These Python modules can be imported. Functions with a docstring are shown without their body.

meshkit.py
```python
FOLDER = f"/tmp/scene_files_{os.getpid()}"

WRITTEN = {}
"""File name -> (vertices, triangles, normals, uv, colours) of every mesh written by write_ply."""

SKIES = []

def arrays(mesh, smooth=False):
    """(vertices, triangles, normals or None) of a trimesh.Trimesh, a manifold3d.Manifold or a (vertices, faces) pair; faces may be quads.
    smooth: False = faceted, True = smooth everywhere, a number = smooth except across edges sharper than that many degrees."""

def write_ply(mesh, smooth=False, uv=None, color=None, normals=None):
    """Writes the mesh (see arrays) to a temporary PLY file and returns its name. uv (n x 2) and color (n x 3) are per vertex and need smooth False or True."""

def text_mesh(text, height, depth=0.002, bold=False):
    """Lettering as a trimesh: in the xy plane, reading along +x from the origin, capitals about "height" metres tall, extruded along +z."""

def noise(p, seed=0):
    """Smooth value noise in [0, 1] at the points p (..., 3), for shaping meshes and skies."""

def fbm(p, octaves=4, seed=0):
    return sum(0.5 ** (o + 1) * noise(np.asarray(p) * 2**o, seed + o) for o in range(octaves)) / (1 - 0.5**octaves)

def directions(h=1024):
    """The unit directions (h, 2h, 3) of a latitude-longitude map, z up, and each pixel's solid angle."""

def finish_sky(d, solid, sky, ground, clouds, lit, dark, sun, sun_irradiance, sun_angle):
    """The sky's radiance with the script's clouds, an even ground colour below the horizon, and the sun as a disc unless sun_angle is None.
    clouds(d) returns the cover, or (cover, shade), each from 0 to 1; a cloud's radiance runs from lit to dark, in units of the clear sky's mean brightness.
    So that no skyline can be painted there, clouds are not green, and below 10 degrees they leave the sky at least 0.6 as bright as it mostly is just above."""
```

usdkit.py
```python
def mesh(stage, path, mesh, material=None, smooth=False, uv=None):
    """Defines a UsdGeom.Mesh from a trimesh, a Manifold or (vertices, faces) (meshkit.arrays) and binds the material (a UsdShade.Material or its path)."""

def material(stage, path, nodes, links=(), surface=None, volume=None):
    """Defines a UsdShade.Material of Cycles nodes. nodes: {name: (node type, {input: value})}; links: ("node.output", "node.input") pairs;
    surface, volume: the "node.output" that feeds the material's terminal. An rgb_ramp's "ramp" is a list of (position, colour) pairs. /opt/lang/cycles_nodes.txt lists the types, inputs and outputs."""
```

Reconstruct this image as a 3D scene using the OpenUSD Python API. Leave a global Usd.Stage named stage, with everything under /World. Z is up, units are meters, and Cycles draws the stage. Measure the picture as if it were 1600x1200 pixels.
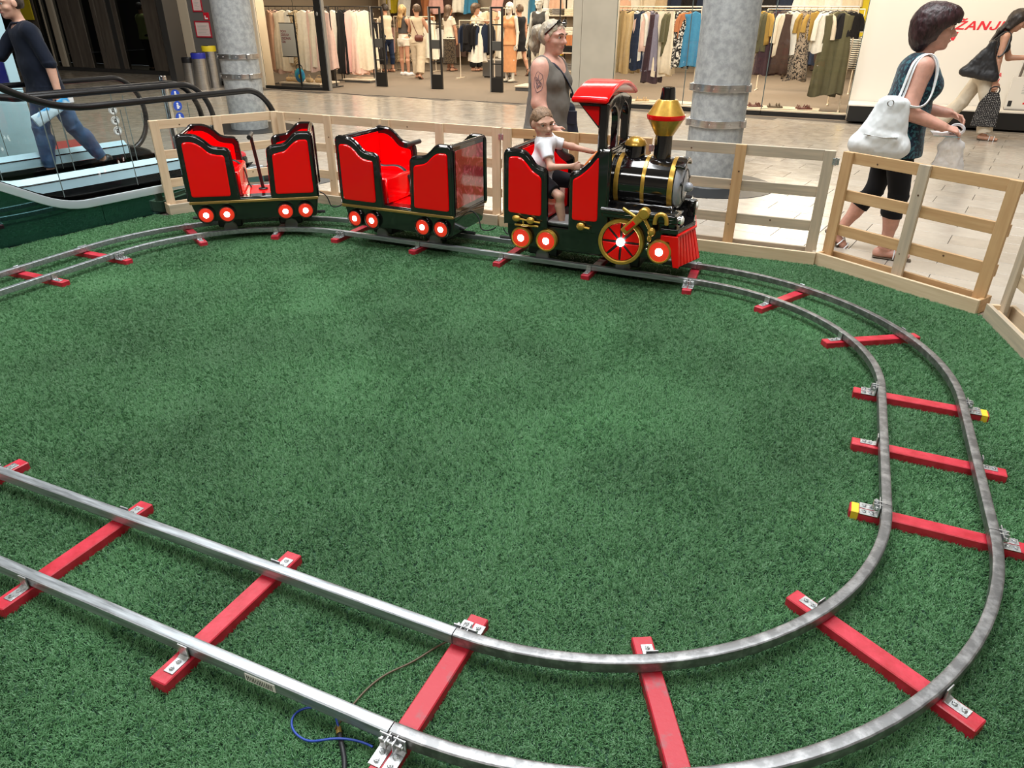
import math, random
import numpy as np, trimesh, usdkit, meshkit
import mapbox_earcut
from scipy.spatial import ConvexHull
from pxr import Usd, UsdGeom, UsdLux, UsdShade, Gf, Sdf, Vt

# ------------------------------------------------------------------ stage, camera, light
stage = Usd.Stage.CreateInMemory()
UsdGeom.SetStageUpAxis(stage, 'Z'); UsdGeom.SetStageMetersPerUnit(stage, 1.0)
UsdGeom.Xform.Define(stage, '/World'); UsdGeom.Scope.Define(stage, '/World/Looks')

EYE = np.array([2.0618, -2.845, 1.62])
YAW, PITCH, ROLL, FPX = -0.4136, 0.4875, 0.0036, 1107.8
def camera():
    fw = np.array([math.sin(YAW) * math.cos(PITCH), math.cos(YAW) * math.cos(PITCH), -math.sin(PITCH)])
    rt = np.array([math.cos(YAW), -math.sin(YAW), 0.0]); up = np.cross(rt, fw)
    c, s = math.cos(ROLL), math.sin(ROLL)
    rt, up = c * rt + s * up, -s * rt + c * up
    cam = UsdGeom.Camera.Define(stage, '/World/camera')
    m = Gf.Matrix4d(*rt, 0, *up, 0, *(-fw), 0, *EYE, 1)
    cam.AddTransformOp().Set(m)
    cam.CreateHorizontalApertureAttr(36.0); cam.CreateVerticalApertureAttr(27.0)
    cam.CreateFocalLengthAttr(36.0 * FPX / 1600)
    cam.CreateClippingRangeAttr(Gf.Vec2f(0.05, 500))
    cam.CreateExposureAttr(EXPOSURE)
EXPOSURE = 0.45
camera()
def rect_light(name, loc, w, h, color, power, rot=(0, 0, 0)):
    l = UsdLux.RectLight.Define(stage, '/World/' + name)
    l.AddTranslateOp().Set(Gf.Vec3d(*loc)); l.AddRotateXYZOp().Set(Gf.Vec3f(*rot))
    l.CreateWidthAttr(w); l.CreateHeightAttr(h); l.CreateColorAttr(Gf.Vec3f(*color)); l.CreateIntensityAttr(power)
    return l
# daylight through the glass roof of the atrium: four long skylights, and lamps over the walkway
dome = UsdLux.DomeLight.Define(stage, '/World/daylight')
dome.CreateColorAttr(Gf.Vec3f(0.90, 0.96, 1.0)); dome.CreateIntensityAttr(0.25)
for i, x in enumerate((-3.6, -1.2, 1.2, 3.6)):
    rect_light('skylight_%d' % i, (x, 1.7, 7.6), 1.4, 4.6, (0.95, 0.98, 1.0), 11.5)
for i, x in enumerate((-9.5, -5.5, -1.5, 2.5)):
    rect_light('walkway_lamp_%d' % i, (x, 7.6, 4.6), 2.4, 1.0, (1.0, 0.93, 0.82), 7.0)
for i, x in enumerate((-6.0, -1.0, 4.0)):
    rect_light('hall_lamp_%d' % i, (x, -6.5, 6.5), 2.6, 1.4, (1.0, 0.97, 0.92), 11.0, (18, 0, 0))
for i, x in enumerate((2.9, 4.3)):
    rect_light('poster_lamp_%d' % i, (x, 9.7, 2.95), 0.8, 0.3, (1.0, 0.74, 0.46), 13.0, (28, 0, 0))
rect_light('lobby_lamp', (-16.0, 13.6, 2.9), 1.0, 0.8, (1.0, 0.95, 0.85), 5.0)
# ceiling lamps of the clothes shop
for sx in (-8.8, -5.2, -1.0, 1.4):
    for sy in (12.0, 14.6, 17.0):
        rect_light('shop_lamp_%d_%d' % (round(sx * 10) + 100, round(sy * 10)), (sx, sy, 2.95), 1.8, 1.2, (1.0, 0.86, 0.66), 10.5)

# ------------------------------------------------------------------ names, things, parts
COUNT, LABELS = {}, {}
def numbered(path):
    n = COUNT.get(path, -1) + 1
    COUNT[path] = n
    return path if n == 0 else '%s_%03d' % (path, n)
def tag(prim, label=None, cat=None, group=None, kind=None):
    for k, v in (('label', label), ('category', cat), ('group', group), ('kind', kind)):
        if v: prim.SetCustomDataByKey(k, v)
    if label and cat:
        LABELS.setdefault(label, []).append((str(prim.GetPath()), group))
    return prim
def thing(name, label=None, cat=None, loc=(0, 0, 0), rz=0.0, group=None, kind=None):
    x = UsdGeom.Xform.Define(stage, numbered('/World/' + name))
    x.AddTranslateOp().Set(Gf.Vec3d(*map(float, loc)))
    if rz: x.AddRotateZOp().Set(float(math.degrees(rz)))
    tag(x.GetPrim(), label, cat, group, kind)
    return str(x.GetPath())
def obj(name, mesh, mat, parent='/World', label=None, smooth=40, cat=None, group=None, kind=None):
    path = numbered(parent + '/' + name)
    m = usdkit.mesh(stage, path, mesh, MAT[mat] if isinstance(mat, str) else mat, smooth=smooth)
    tag(m.GetPrim(), label, cat, group, kind)
    return path
def copy(src, name, label, loc, rz=0.0, group=None, cat=None):
    was = stage.GetPrimAtPath(src).GetCustomData()
    p = thing(name, label, cat or was.get('category'), loc, rz, group)
    pr = stage.GetPrimAtPath(p)
    pr.GetReferences().AddInternalReference(Sdf.Path(src)); pr.SetInstanceable(True)
    return p

# ------------------------------------------------------------------ materials
MAT = {}
def mat(name, color, rough=0.5, metal=0.0, coat=0.0, spec=0.5, var=0.0, vscale=20.0, bump=0.0, bscale=60.0, sheen=0.0, emit=0.0, ecol=None, sss=0.0, trans=0.0, stretch=None, coord='texture_coordinate.object', color2=None, detail=3.0, ramp=(0.35, 0.65), rvar=0.0, alpha=1.0, distort=0.0):
    n = {'p': ('principled_bsdf', dict(base_color=color, roughness=rough, metallic=metal, coat_weight=coat, coat_roughness=0.04, specular_ior_level=spec))}
    l = []
    P = n['p'][1]
    if sheen: P['sheen_weight'] = sheen
    if emit: P['emission_strength'] = emit; P['emission_color'] = ecol or color
    if sss: P['subsurface_weight'] = sss; P['subsurface_radius'] = (1.0, 0.3, 0.15); P['subsurface_scale'] = 0.008
    if trans: P['transmission_weight'] = trans
    if alpha < 1: P['alpha'] = alpha
    if var or bump or color2 or rvar:
        n['tc'] = (coord.split('.')[0], {})
        src = 'tc.' + coord.split('.')[1]
        if stretch:
            n['mp'] = ('mapping', dict(scale=stretch)); l.append((src, 'mp.vector')); src = 'mp.vector'
        if var or color2 or rvar:
            n['nz'] = ('noise_texture', dict(scale=vscale, detail=detail, roughness=0.6, distortion=distort)); l.append((src, 'nz.vector'))
            c = np.array(color)
            lo, hi = (np.clip(c * (1 - var), 0, 1), np.clip(c * (1 + var), 0, 1)) if color2 is None else (c, np.array(color2))
            n['rp'] = ('rgb_ramp', dict(ramp=[(0, tuple(lo)), (ramp[0], tuple(lo)), (ramp[1], tuple(hi)), (1, tuple(hi))]))
            l += [('nz.fac', 'rp.fac'), ('rp.color', 'p.base_color')]
            if rvar:
                n['mr'] = ('map_range', dict(from_min=0.3, from_max=0.7, to_min=max(0.02, rough - rvar), to_max=rough + rvar)); l += [('nz.fac', 'mr.value'), ('mr.result', 'p.roughness')]
        if bump:
            n['nb'] = ('noise_texture', dict(scale=bscale, detail=3.0)); l.append((src, 'nb.vector'))
            n['b'] = ('bump', dict(strength=bump, distance=0.004)); l += [('nb.fac', 'b.height'), ('b.normal', 'p.normal')]
    MAT[name] = usdkit.material(stage, '/World/Looks/' + name, n, l, surface='p.BSDF')
    return name
def glass(name, tint=(1, 1, 1), refl=1.0):
    MAT[name] = usdkit.material(stage, '/World/Looks/' + name, {
        't': ('transparent_bsdf', dict(color=tint)), 'g': ('glossy_bsdf', dict(color=(refl,) * 3, roughness=0.015)),
        'f': ('fresnel', dict(IOR=1.45)), 'm': ('mix_closure', {})},
        [('f.fac', 'm.fac'), ('t.BSDF', 'm.closure1'), ('g.BSDF', 'm.closure2')], surface='m.closure')
# fairground paint
mat('red_gloss', (0.93, 0.001, 0.003), 0.16, coat=0.30, spec=0.35)
mat('red_marbled', (0.34, 0.003, 0.008), 0.08, coat=1.0, color2=(0.70, 0.10, 0.13), vscale=5, detail=4, ramp=(.50, .66), distort=3.2, bump=0.4, bscale=9)
mat('black_gloss', (0.006, 0.006, 0.007), 0.10, coat=1.0)
mat('black_satin', (0.012, 0.012, 0.013), 0.4)
mat('gold_paint', (0.62, 0.36, 0.06), 0.28, metal=0.55, coat=0.4, var=0.12, vscale=30)
mat('gold_dull', (0.30, 0.19, 0.045), 0.35, metal=0.3)
mat('smokebox_grey', (0.36, 0.37, 0.41), 0.25, coat=0.4)
mat('lens_red', (0.70, 0.012, 0.008), 0.2, coat=0.6, emit=0.30, ecol=(1.0, 0.07, 0.025))
mat('led_white', (1, 1, 1), 0.3, emit=9.0, ecol=(1.0, 0.93, 0.84))
mat('lamp_glass', (0.9, 0.88, 0.8), 0.05, coat=1.0)
mat('chrome', (0.8, 0.8, 0.82), 0.12, metal=1.0)
mat('wheel_grey', (0.35, 0.36, 0.36), 0.5, metal=0.3)
mat('orange_plastic', (0.85, 0.20, 0.03), 0.25)
# track
mat('rail_zinc', (0.30, 0.325, 0.345), 0.42, metal=0.8, color2=(0.50, 0.54, 0.57), vscale=5, detail=9, rvar=0.10, stretch=(1.2, 16, 16))
mat('rail_worn', (0.19, 0.192, 0.195), 0.40, metal=0.8, color2=(0.43, 0.435, 0.44), vscale=26, detail=9, ramp=(0.44, 0.74))
mat('sleeper_red', (0.42, 0.010, 0.024), 0.42, color2=(0.56, 0.028, 0.055), vscale=18, detail=6, bump=0.15, bscale=80, coat=0.15)
mat('sleeper_scuffed', (0.46, 0.018, 0.035), 0.5, color2=(0.22, 0.10, 0.11), vscale=14, detail=7, ramp=(0.56, 0.72), bump=0.15, bscale=80)
mat('zinc', (0.52, 0.54, 0.55), 0.38, metal=0.85, var=0.25, vscale=60)
mat('yellow_tape', (0.80, 0.55, 0.03), 0.45)
mat('barcode_paper', (0.72, 0.70, 0.64), 0.6)
mat('ink_dark', (0.02, 0.02, 0.02), 0.6)
mat('cable_black', (0.012, 0.013, 0.015), 0.5)
mat('cable_blue', (0.02, 0.06, 0.35), 0.4)
mat('cable_brown', (0.10, 0.07, 0.04), 0.5)
# wood
def wood(name, a, b, axis):
    st = [14, 14, 14]; st[axis] = 0.9
    mat(name, a, 0.55, color2=b, vscale=2.2, detail=6, stretch=tuple(st), ramp=(0.3, 0.75), bump=0.12, bscale=6)
for ax, s in ((0, 'rail'), (2, 'post')):
    wood('pine_%s_warm' % s, (0.48, 0.285, 0.13), (0.62, 0.41, 0.21), ax)
    wood('pine_%s_pale' % s, (0.58, 0.43, 0.27), (0.72, 0.57, 0.39), ax)
    wood('pine_%s_grey' % s, (0.38, 0.325, 0.25), (0.60, 0.49, 0.35), ax)
mat('wood_knot', (0.10, 0.05, 0.025), 0.7)
# building
mat('tile_a', (0.44, 0.385, 0.318), 0.20, var=0.06, vscale=5, detail=6, rvar=0.05)
mat('tile_b', (0.42, 0.36, 0.29), 0.22, var=0.07, vscale=6, detail=6, rvar=0.05)
mat('tile_c', (0.465, 0.412, 0.345), 0.18, var=0.05, vscale=4, detail=6, rvar=0.05)
mat('grout', (0.10, 0.085, 0.07), 0.8)
mat('turf_backing', (0.016, 0.06, 0.03), 0.9, var=0.3, vscale=200)
mat('concrete', (0.262, 0.274, 0.276), 0.75, color2=(0.40, 0.415, 0.41), vscale=16, detail=12, ramp=(0.38, 0.64), bump=0.25, bscale=30)
mat('steel_band', (0.62, 0.62, 0.62), 0.22, metal=0.95, var=0.1, vscale=8, stretch=(1, 1, 14))
mat('black_stone', (0.014, 0.015, 0.017), 0.35, spec=0.18)
mat('bronze_panel', (0.13, 0.108, 0.088), 0.32, var=0.25, vscale=3, stretch=(3, 3, 0.4), coat=0.2)
mat('dark_wall', (0.045, 0.044, 0.043), 0.35)
mat('beige_trim', (0.50, 0.43, 0.33), 0.5)
mat('cream_frame', (0.70, 0.58, 0.42), 0.5)
mat('grey_wall', (0.13, 0.125, 0.12), 0.6)
mat('white_wall', (0.80, 0.76, 0.68), 0.6)
mat('stone_panel', (0.47, 0.43, 0.35), 0.25, coat=0.4, var=0.06, vscale=2)
mat('shop_carpet', (0.175, 0.138, 0.102), 0.85, var=0.12, vscale=60, bump=0.3, bscale=300)
mat('shop_cream', (0.75, 0.66, 0.52), 0.6)
mat('shop_wall', (0.33, 0.27, 0.20), 0.7)
mat('black_metal', (0.012, 0.011, 0.010), 0.45)
mat('gate_grey', (0.30, 0.29, 0.27), 0.4, metal=0.3)
mat('gate_panel', (0.07, 0.068, 0.062), 0.55)
mat('bench_black', (0.010, 0.010, 0.010), 0.4)
mat('pink_paper', (0.75, 0.60, 0.58), 0.7)
mat('red_frame', (0.42, 0.02, 0.04), 0.4)
mat('poster_red', (0.72, 0.02, 0.035), 0.6)
mat('sign_grey', (0.45, 0.45, 0.42), 0.5)
mat('ink_maroon', (0.22, 0.05, 0.06), 0.6)
mat('bin_yellow', (0.75, 0.58, 0.02), 0.4)
mat('bin_blue', (0.02, 0.03, 0.35), 0.35)
mat('bin_black', (0.012, 0.012, 0.014), 0.35)
# escalator
mat('esc_deck', (0.52, 0.76, 0.86), 0.30, metal=0.1, coat=0.2)
mat('glass_edge', (0.13, 0.17, 0.165), 0.2)
mat('esc_rim', (0.62, 0.72, 0.78), 0.25, metal=0.5)
mat('esc_black', (0.008, 0.009, 0.010), 0.2, coat=0.4)
mat('handrail_rubber', (0.006, 0.006, 0.007), 0.30)
mat('esc_step', (0.045, 0.047, 0.05), 0.4, metal=0.5)
mat('landing_grey', (0.085, 0.09, 0.095), 0.4, metal=0.3)
mat('esc_panel_blue', (0.45, 0.68, 0.76), 0.4)
mat('navy_screen', (0.008, 0.012, 0.10), 0.15)
mat('mat_red', (0.42, 0.06, 0.055), 0.85, var=0.1, vscale=80)
mat('sign_blue', (0.02, 0.08, 0.50), 0.4)
mat('sign_white', (0.85, 0.85, 0.85), 0.4)
mat('sign_stop', (0.60, 0.012, 0.03), 0.4)
MAT['clad_mirror'] = usdkit.material(stage, '/World/Looks/clad_mirror', {
    'g': ('glossy_bsdf', dict(color=(0.075, 0.17, 0.165), roughness=0.012)), 'd': ('diffuse_bsdf', dict(color=(0.004, 0.008, 0.009))), 'a': ('add_closure', {})},
    [('g.BSDF', 'a.closure1'), ('d.BSDF', 'a.closure2')], surface='a.closure')
glass('window_glass', (0.985, 0.99, 0.985), 0.8)
glass('balustrade_glass', (0.955, 0.98, 0.975), 0.7)
glass('smoked_glass', (0.30, 0.33, 0.34), 0.7)

# ------------------------------------------------------------------ mesh kit (every helper returns (vertices, triangles))
def join(parts):
    vs, fs, n = [], [], 0
    for v, f in parts:
        vs.append(np.asarray(v, float)); fs.append(np.asarray(f, int) + n); n += len(v)
    return np.vstack(vs), np.vstack(fs)
def move(m, t=(0, 0, 0), rz=0.0, rx=0.0, ry=0.0, s=1.0):
    v = np.asarray(m[0], float) * s
    for ang, (i, j) in ((rx, (1, 2)), (ry, (2, 0)), (rz, (0, 1))):
        if ang:
            c, q = math.cos(ang), math.sin(ang); a, b = v[:, i].copy(), v[:, j].copy()
            v = v.copy(); v[:, i], v[:, j] = c * a - q * b, q * a + c * b
    return v + np.asarray(t, float), m[1]
_sg = np.array([[i, j, k] for i in (-1, 1) for j in (-1, 1) for k in (-1, 1)], float)
def _bv(h, b):
    out = []
    for s in _sg:
        for ax in range(3):
            q = h - b; q = q.copy(); q[ax] = h[ax]; out.append(s * q)
    return np.array(out)
_hull = ConvexHull(_bv(np.array([1., 1., 1.]), 0.2))
_bf = _hull.simplices.copy()
_t = _bv(np.array([1., 1., 1.]), 0.2)
for _i, _f in enumerate(_bf):
    if np.dot(np.cross(_t[_f[1]] - _t[_f[0]], _t[_f[2]] - _t[_f[0]]), _t[_f].mean(0)) < 0: _bf[_i] = _f[::-1]
def box(sx, sy, sz, c=(0, 0, 0), b=0.004, rz=0.0):
    h = np.array([sx, sy, sz]) / 2; b = min(b, h.min() * 0.45)
    return move((_bv(h, b), _bf.copy()), c, rz)
def box2(x0, x1, y0, y1, z0, z1, b=0.004):
    return box(x1 - x0, y1 - y0, z1 - z0, ((x0 + x1) / 2, (y0 + y1) / 2, (z0 + z1) / 2), b)
def beam(p, q, w, h, b=0.003, up=(0, 0, 1)):
    p, q = np.asarray(p, float), np.asarray(q, float); d = q - p; L = np.linalg.norm(d); d /= L
    u = np.asarray(up, float); s = np.cross(u, d); s /= np.linalg.norm(s); u = np.cross(d, s)
    v, f = box(L, w, h, b=b)
    return v @ np.array([d, s, u]) + (p + q) / 2, f
def frames(P, closed=False):
    P = np.asarray(P, float); n = len(P)
    T = np.roll(P, -1, 0) - np.roll(P, 1, 0)
    if not closed: T[0], T[-1] = P[1] - P[0], P[-1] - P[-2]
    T /= np.maximum(np.linalg.norm(T, axis=1, keepdims=True), 1e-12)
    a = np.array([0, 0, 1.]) if abs(T[0, 2]) < 0.9 else np.array([1., 0, 0])
    N = np.zeros_like(P); x = np.cross(T[0], a); N[0] = x / np.linalg.norm(x)
    for i in range(1, n):
        x = N[i - 1] - T[i] * np.dot(N[i - 1], T[i]); N[i] = x / max(np.linalg.norm(x), 1e-12)
    return T, N, np.cross(T, N)
def tube(P, r, n=8, closed=False, flat=1.0):
    P = np.asarray(P, float); T, N, B = frames(P, closed); m = len(P)
    r = np.broadcast_to(np.asarray(r, float), (m,))
    a = np.arange(n) / n * 2 * np.pi
    V = (P[:, None] + r[:, None, None] * (np.cos(a)[None, :, None] * N[:, None] + flat * np.sin(a)[None, :, None] * B[:, None])).reshape(-1, 3)
    F = []
    for i in range(m if closed else m - 1):
        j = (i + 1) % m
        for k in range(n):
            l = (k + 1) % n
            F += [(i * n + k, i * n + l, j * n + l), (i * n + k, j * n + l, j * n + k)]
    V = list(V)
    if not closed:
        V += [P[0], P[-1]]; c0, c1 = m * n, m * n + 1
        for k in range(n):
            l = (k + 1) % n
            F += [(c0, l, k), (c1, (m - 1) * n + k, (m - 1) * n + l)]
    return np.array(V), np.array(F)
def lathe(prof, n=32, axis='z', c=(0, 0, 0)):
    prof = np.asarray(prof, float); m = len(prof); a = np.arange(n) / n * 2 * np.pi
    V = np.stack([prof[:, None, 0] * np.cos(a), prof[:, None, 0] * np.sin(a), np.broadcast_to(prof[:, None, 1], (m, n))], -1).reshape(-1, 3)
    F = []
    for i in range(m - 1):
        for k in range(n):
            l = (k + 1) % n
            F += [(i * n + k, i * n + l, (i + 1) * n + l), (i * n + k, (i + 1) * n + l, (i + 1) * n + k)]
    if axis == 'y': V = np.stack([V[:, 0], -V[:, 2], V[:, 1]], 1)      # profile height runs towards -y
    if axis == 'x': V = np.stack([V[:, 2], V[:, 0], V[:, 1]], 1)
    return V + np.asarray(c, float), np.array(F)
def disc_prof(r, h, b): return [(0, 0), (r, 0), (r, h - b), (r - b, h), (0, h)]
def extrude(poly, depth, b=0.0, plane='xz', at=0.0, hole=None):
    """Polygon in the plane xz (grows towards -y from y = at), xy (towards +z) or yz (towards +x); b chamfers the front edge."""
    p = np.asarray(poly, float)
    if np.sum(p[:, 0] * np.roll(p[:, 1], -1) - np.roll(p[:, 0], -1) * p[:, 1]) < 0: p = p[::-1]
    n = len(p)
    rings = [p]
    if hole is not None:
        q = np.asarray(hole, float)
        if np.sum(q[:, 0] * np.roll(q[:, 1], -1) - np.roll(q[:, 0], -1) * q[:, 1]) > 0: q = q[::-1]
        rings.append(q)
    allp = np.vstack(rings); ends = np.cumsum([len(r) for r in rings]).astype(np.uint32)
    def cap(P):
        tri = np.asarray(mapbox_earcut.triangulate_float64(P, ends)).reshape(-1, 3).astype(int)
        u, w = P[tri[:, 1]] - P[tri[:, 0]], P[tri[:, 2]] - P[tri[:, 0]]
        neg = u[:, 0] * w[:, 1] - u[:, 1] * w[:, 0] < 0
        tri[neg] = tri[neg][:, ::-1]
        return tri
    def inset(r, d):
        e = np.roll(r, -1, 0) - r; e /= np.maximum(np.linalg.norm(e, axis=1, keepdims=True), 1e-9)
        nn = np.stack([-e[:, 1], e[:, 0]], 1); m = nn + np.roll(nn, 1, 0)
        m /= np.maximum((m * m).sum(1, keepdims=True), 0.6) * 0.5
        return r + m * d
    N = len(allp)
    lay = [(allp, 0.0)]
    if b > 0:
        lay += [(allp, depth - b), (np.vstack([inset(r, b * 0.35) for r in rings]), depth - b * 0.3), (np.vstack([inset(r, b) for r in rings]), depth)]
    else: lay += [(allp, depth)]
    V, F = [], []
    for q, h in lay: V.append(np.c_[q, np.full(N, h)])
    F += [t[::-1] for t in cap(lay[0][0])]; F += [t + N * (len(lay) - 1) for t in cap(lay[-1][0])]
    for L in range(len(lay) - 1):
        s0 = 0
        for r in rings:
            k = len(r)
            for i in range(k):
                j = (i + 1) % k; A, Bq = s0 + i + L * N, s0 + j + L * N
                F += [(A, Bq, Bq + N), (A, Bq + N, A + N)]
            s0 += k
    V = np.vstack(V); F = np.array(F)
    x, y, h = V.T
    if plane == 'xz': V = np.stack([x, at - h, y], 1)
    elif plane == 'xy': V = np.stack([x, y, at + h], 1)
    else: V = np.stack([at + h, x, y], 1)
    return V, F
def rounded(poly, r, n=5):
    """Rounds the corners of a polygon; r: one radius or one per corner."""
    p = np.asarray(poly, float); k = len(p); out = []
    r = np.broadcast_to(r, (k,))
    for i in range(k):
        a, c, d = p[i - 1], p[i], p[(i + 1) % k]
        u, w = a - c, d - c; lu, lw = np.linalg.norm(u), np.linalg.norm(w)
        q = min(r[i], lu * 0.48, lw * 0.48)
        if q <= 1e-6: out.append(c); continue
        s, e = c + u / lu * q, c + w / lw * q
        for t in np.linspace(0, 1, n): out.append((1 - t) ** 2 * s + 2 * t * (1 - t) * c + t * t * e)
    return np.array(out)
def sweep(section, P, closed=False, up=(0, 0, 1)):
    """Sweeps a convex section [(side, up)] along P, kept upright."""
    P = np.asarray(P, float); m = len(P); S = np.asarray(section, float); n = len(S)
    T = np.roll(P, -1, 0) - np.roll(P, 1, 0)
    if not closed: T[0], T[-1] = P[1] - P[0], P[-1] - P[-2]
    T /= np.linalg.norm(T, axis=1, keepdims=True)
    U = np.asarray(up, float); Sd = np.cross(T, U); Sd /= np.linalg.norm(Sd, axis=1, keepdims=True); Up = np.cross(Sd, T)
    V = (P[:, None] + S[None, :, :1] * Sd[:, None] + S[None, :, 1:] * Up[:, None]).reshape(-1, 3)
    F = []
    for i in range(m if closed else m - 1):
        j = (i + 1) % m
        for k in range(n):
            l = (k + 1) % n
            F += [(i * n + k, j * n + l, i * n + l), (i * n + k, j * n + k, j * n + l)]
    if not closed:
        for k in range(1, n - 1): F += [(0, k, k + 1), ((m - 1) * n, (m - 1) * n + k + 1, (m - 1) * n + k)]
    V, F = np.asarray(V), np.asarray(F)
    vol = np.einsum('ij,ij->i', V[F[:, 0]], np.cross(V[F[:, 1]], V[F[:, 2]])).sum()
    return V, (F if vol > 0 else F[:, ::-1])
def sphere(r, c=(0, 0, 0), n=16, sc=(1, 1, 1)):
    t = np.linspace(-np.pi / 2, np.pi / 2, n // 2 + 1)
    v, f = lathe(np.stack([np.maximum(np.cos(t), 1e-5) * r, np.sin(t) * r], 1), n)
    return v * np.array(sc) + np.asarray(c, float), f
def cyl(p, q, r, n=12): return tube([p, q], r, n)
def text(s, h, depth=0.002, bold=False, italic=0.0):
    t = meshkit.text_mesh(s, h, depth, bold); v = np.array(t.vertices)
    v[:, 0] += italic * v[:, 1]
    return v, np.array(t.faces)
def stand_text(m, loc, rz=0.0):
    """Lettering from the xy plane onto an upright surface facing local -y."""
    v = np.stack([m[0][:, 0], -m[0][:, 2], m[0][:, 1]], 1)
    return move((v, m[1]), loc, rz)
# ================================================================== the setting
from shapely.geometry import Polygon, Point, box as sbox
rng = np.random.default_rng(7)
ESC_O, ESC_RZ = (-3.30, 1.54), math.radians(80)
def esc_xy(s, t):
    c, q = math.cos(ESC_RZ), math.sin(ESC_RZ)
    return (ESC_O[0] + c * s - q * t, ESC_O[1] + q * s + c * t)
TURF = Polygon([esc_xy(-2.6, 0.0), esc_xy(0.0, 0.0), (-3.17, 1.60), (-2.64, 2.475), (2.10, 2.475), (3.06, 1.86), (3.16, 1.78), (3.40, 0.6), (3.75, -3.4), (-3.9, -3.4)])

def build_floor():
    fl = thing('floor', 'mall floor of beige stone tiles laid in staggered rows', 'floor', kind='structure')
    obj('slab', box2(-26, 12, -14, 10.58, -0.25, -0.004, 0), 'grout', fl, smooth=False)
    th = math.radians(-11.5); c, s = math.cos(th), math.sin(th)
    L, Wd, g = 0.60, 0.295, 0.0045
    foot = Polygon([esc_xy(-3, 0), esc_xy(1.05, 0), esc_xy(1.05, 2.7), esc_xy(-3, 2.7)])
    tiles = []
    for j in range(-26, 48):
        for i in range(-40, 30):
            x, y = (i + 0.5 * (j % 2) + 0.24) * L, (j + 0.13) * Wd
            X, Y = c * x - s * y, s * x + c * y
            if not (-15.5 < X < 9 and -4 < Y < 10.75) or (Y < .3 and X < 2.5): continue
            p = Point(X, Y)
            if TURF.buffer(-0.35).contains(p) or foot.contains(p): continue
            if Y > 10.2 and Y + 0.35 > 10.75: continue
            d = math.hypot(X - EYE[0], Y - EYE[1])
            # nearest tiles that the photograph shows come first
            vx = (X - EYE[0]) * math.cos(YAW) - (Y - EYE[1]) * math.sin(YAW) if False else None
            tiles.append((d, X, Y))
    fw = np.array([math.sin(YAW), math.cos(YAW)]); rt = np.array([math.cos(YAW), -math.sin(YAW)])
    def seen(X, Y):
        q = np.array([X - EYE[0], Y - EYE[1]]); f, r = q @ fw, q @ rt
        return f > 0 and abs(r) < 0.80 * f + 0.3 and Y > 2.2 and not TURF.contains(Point(X, Y))
    tiles.sort(key=lambda t: (not seen(t[1], t[2]), t[0]))
    rest = {k: [] for k in 'abc'}
    for n, (d, X, Y) in enumerate(tiles):
        k = 'abc'[int(rng.integers(0, 3))]
        z = float(rng.normal(0, 0.0002))
        m = box(L - g, Wd - g, 0.012, (X, Y, -0.006 + z), 0.0012, th)
        if n < 300: obj('tile', m, 'tile_' + k, fl, smooth=False)
        else: rest[k].append(m)
    for k in 'abc':
        obj('tile_field', join(rest[k]), 'tile_' + k, fl, smooth=False, kind='stuff')
build_floor()

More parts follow.
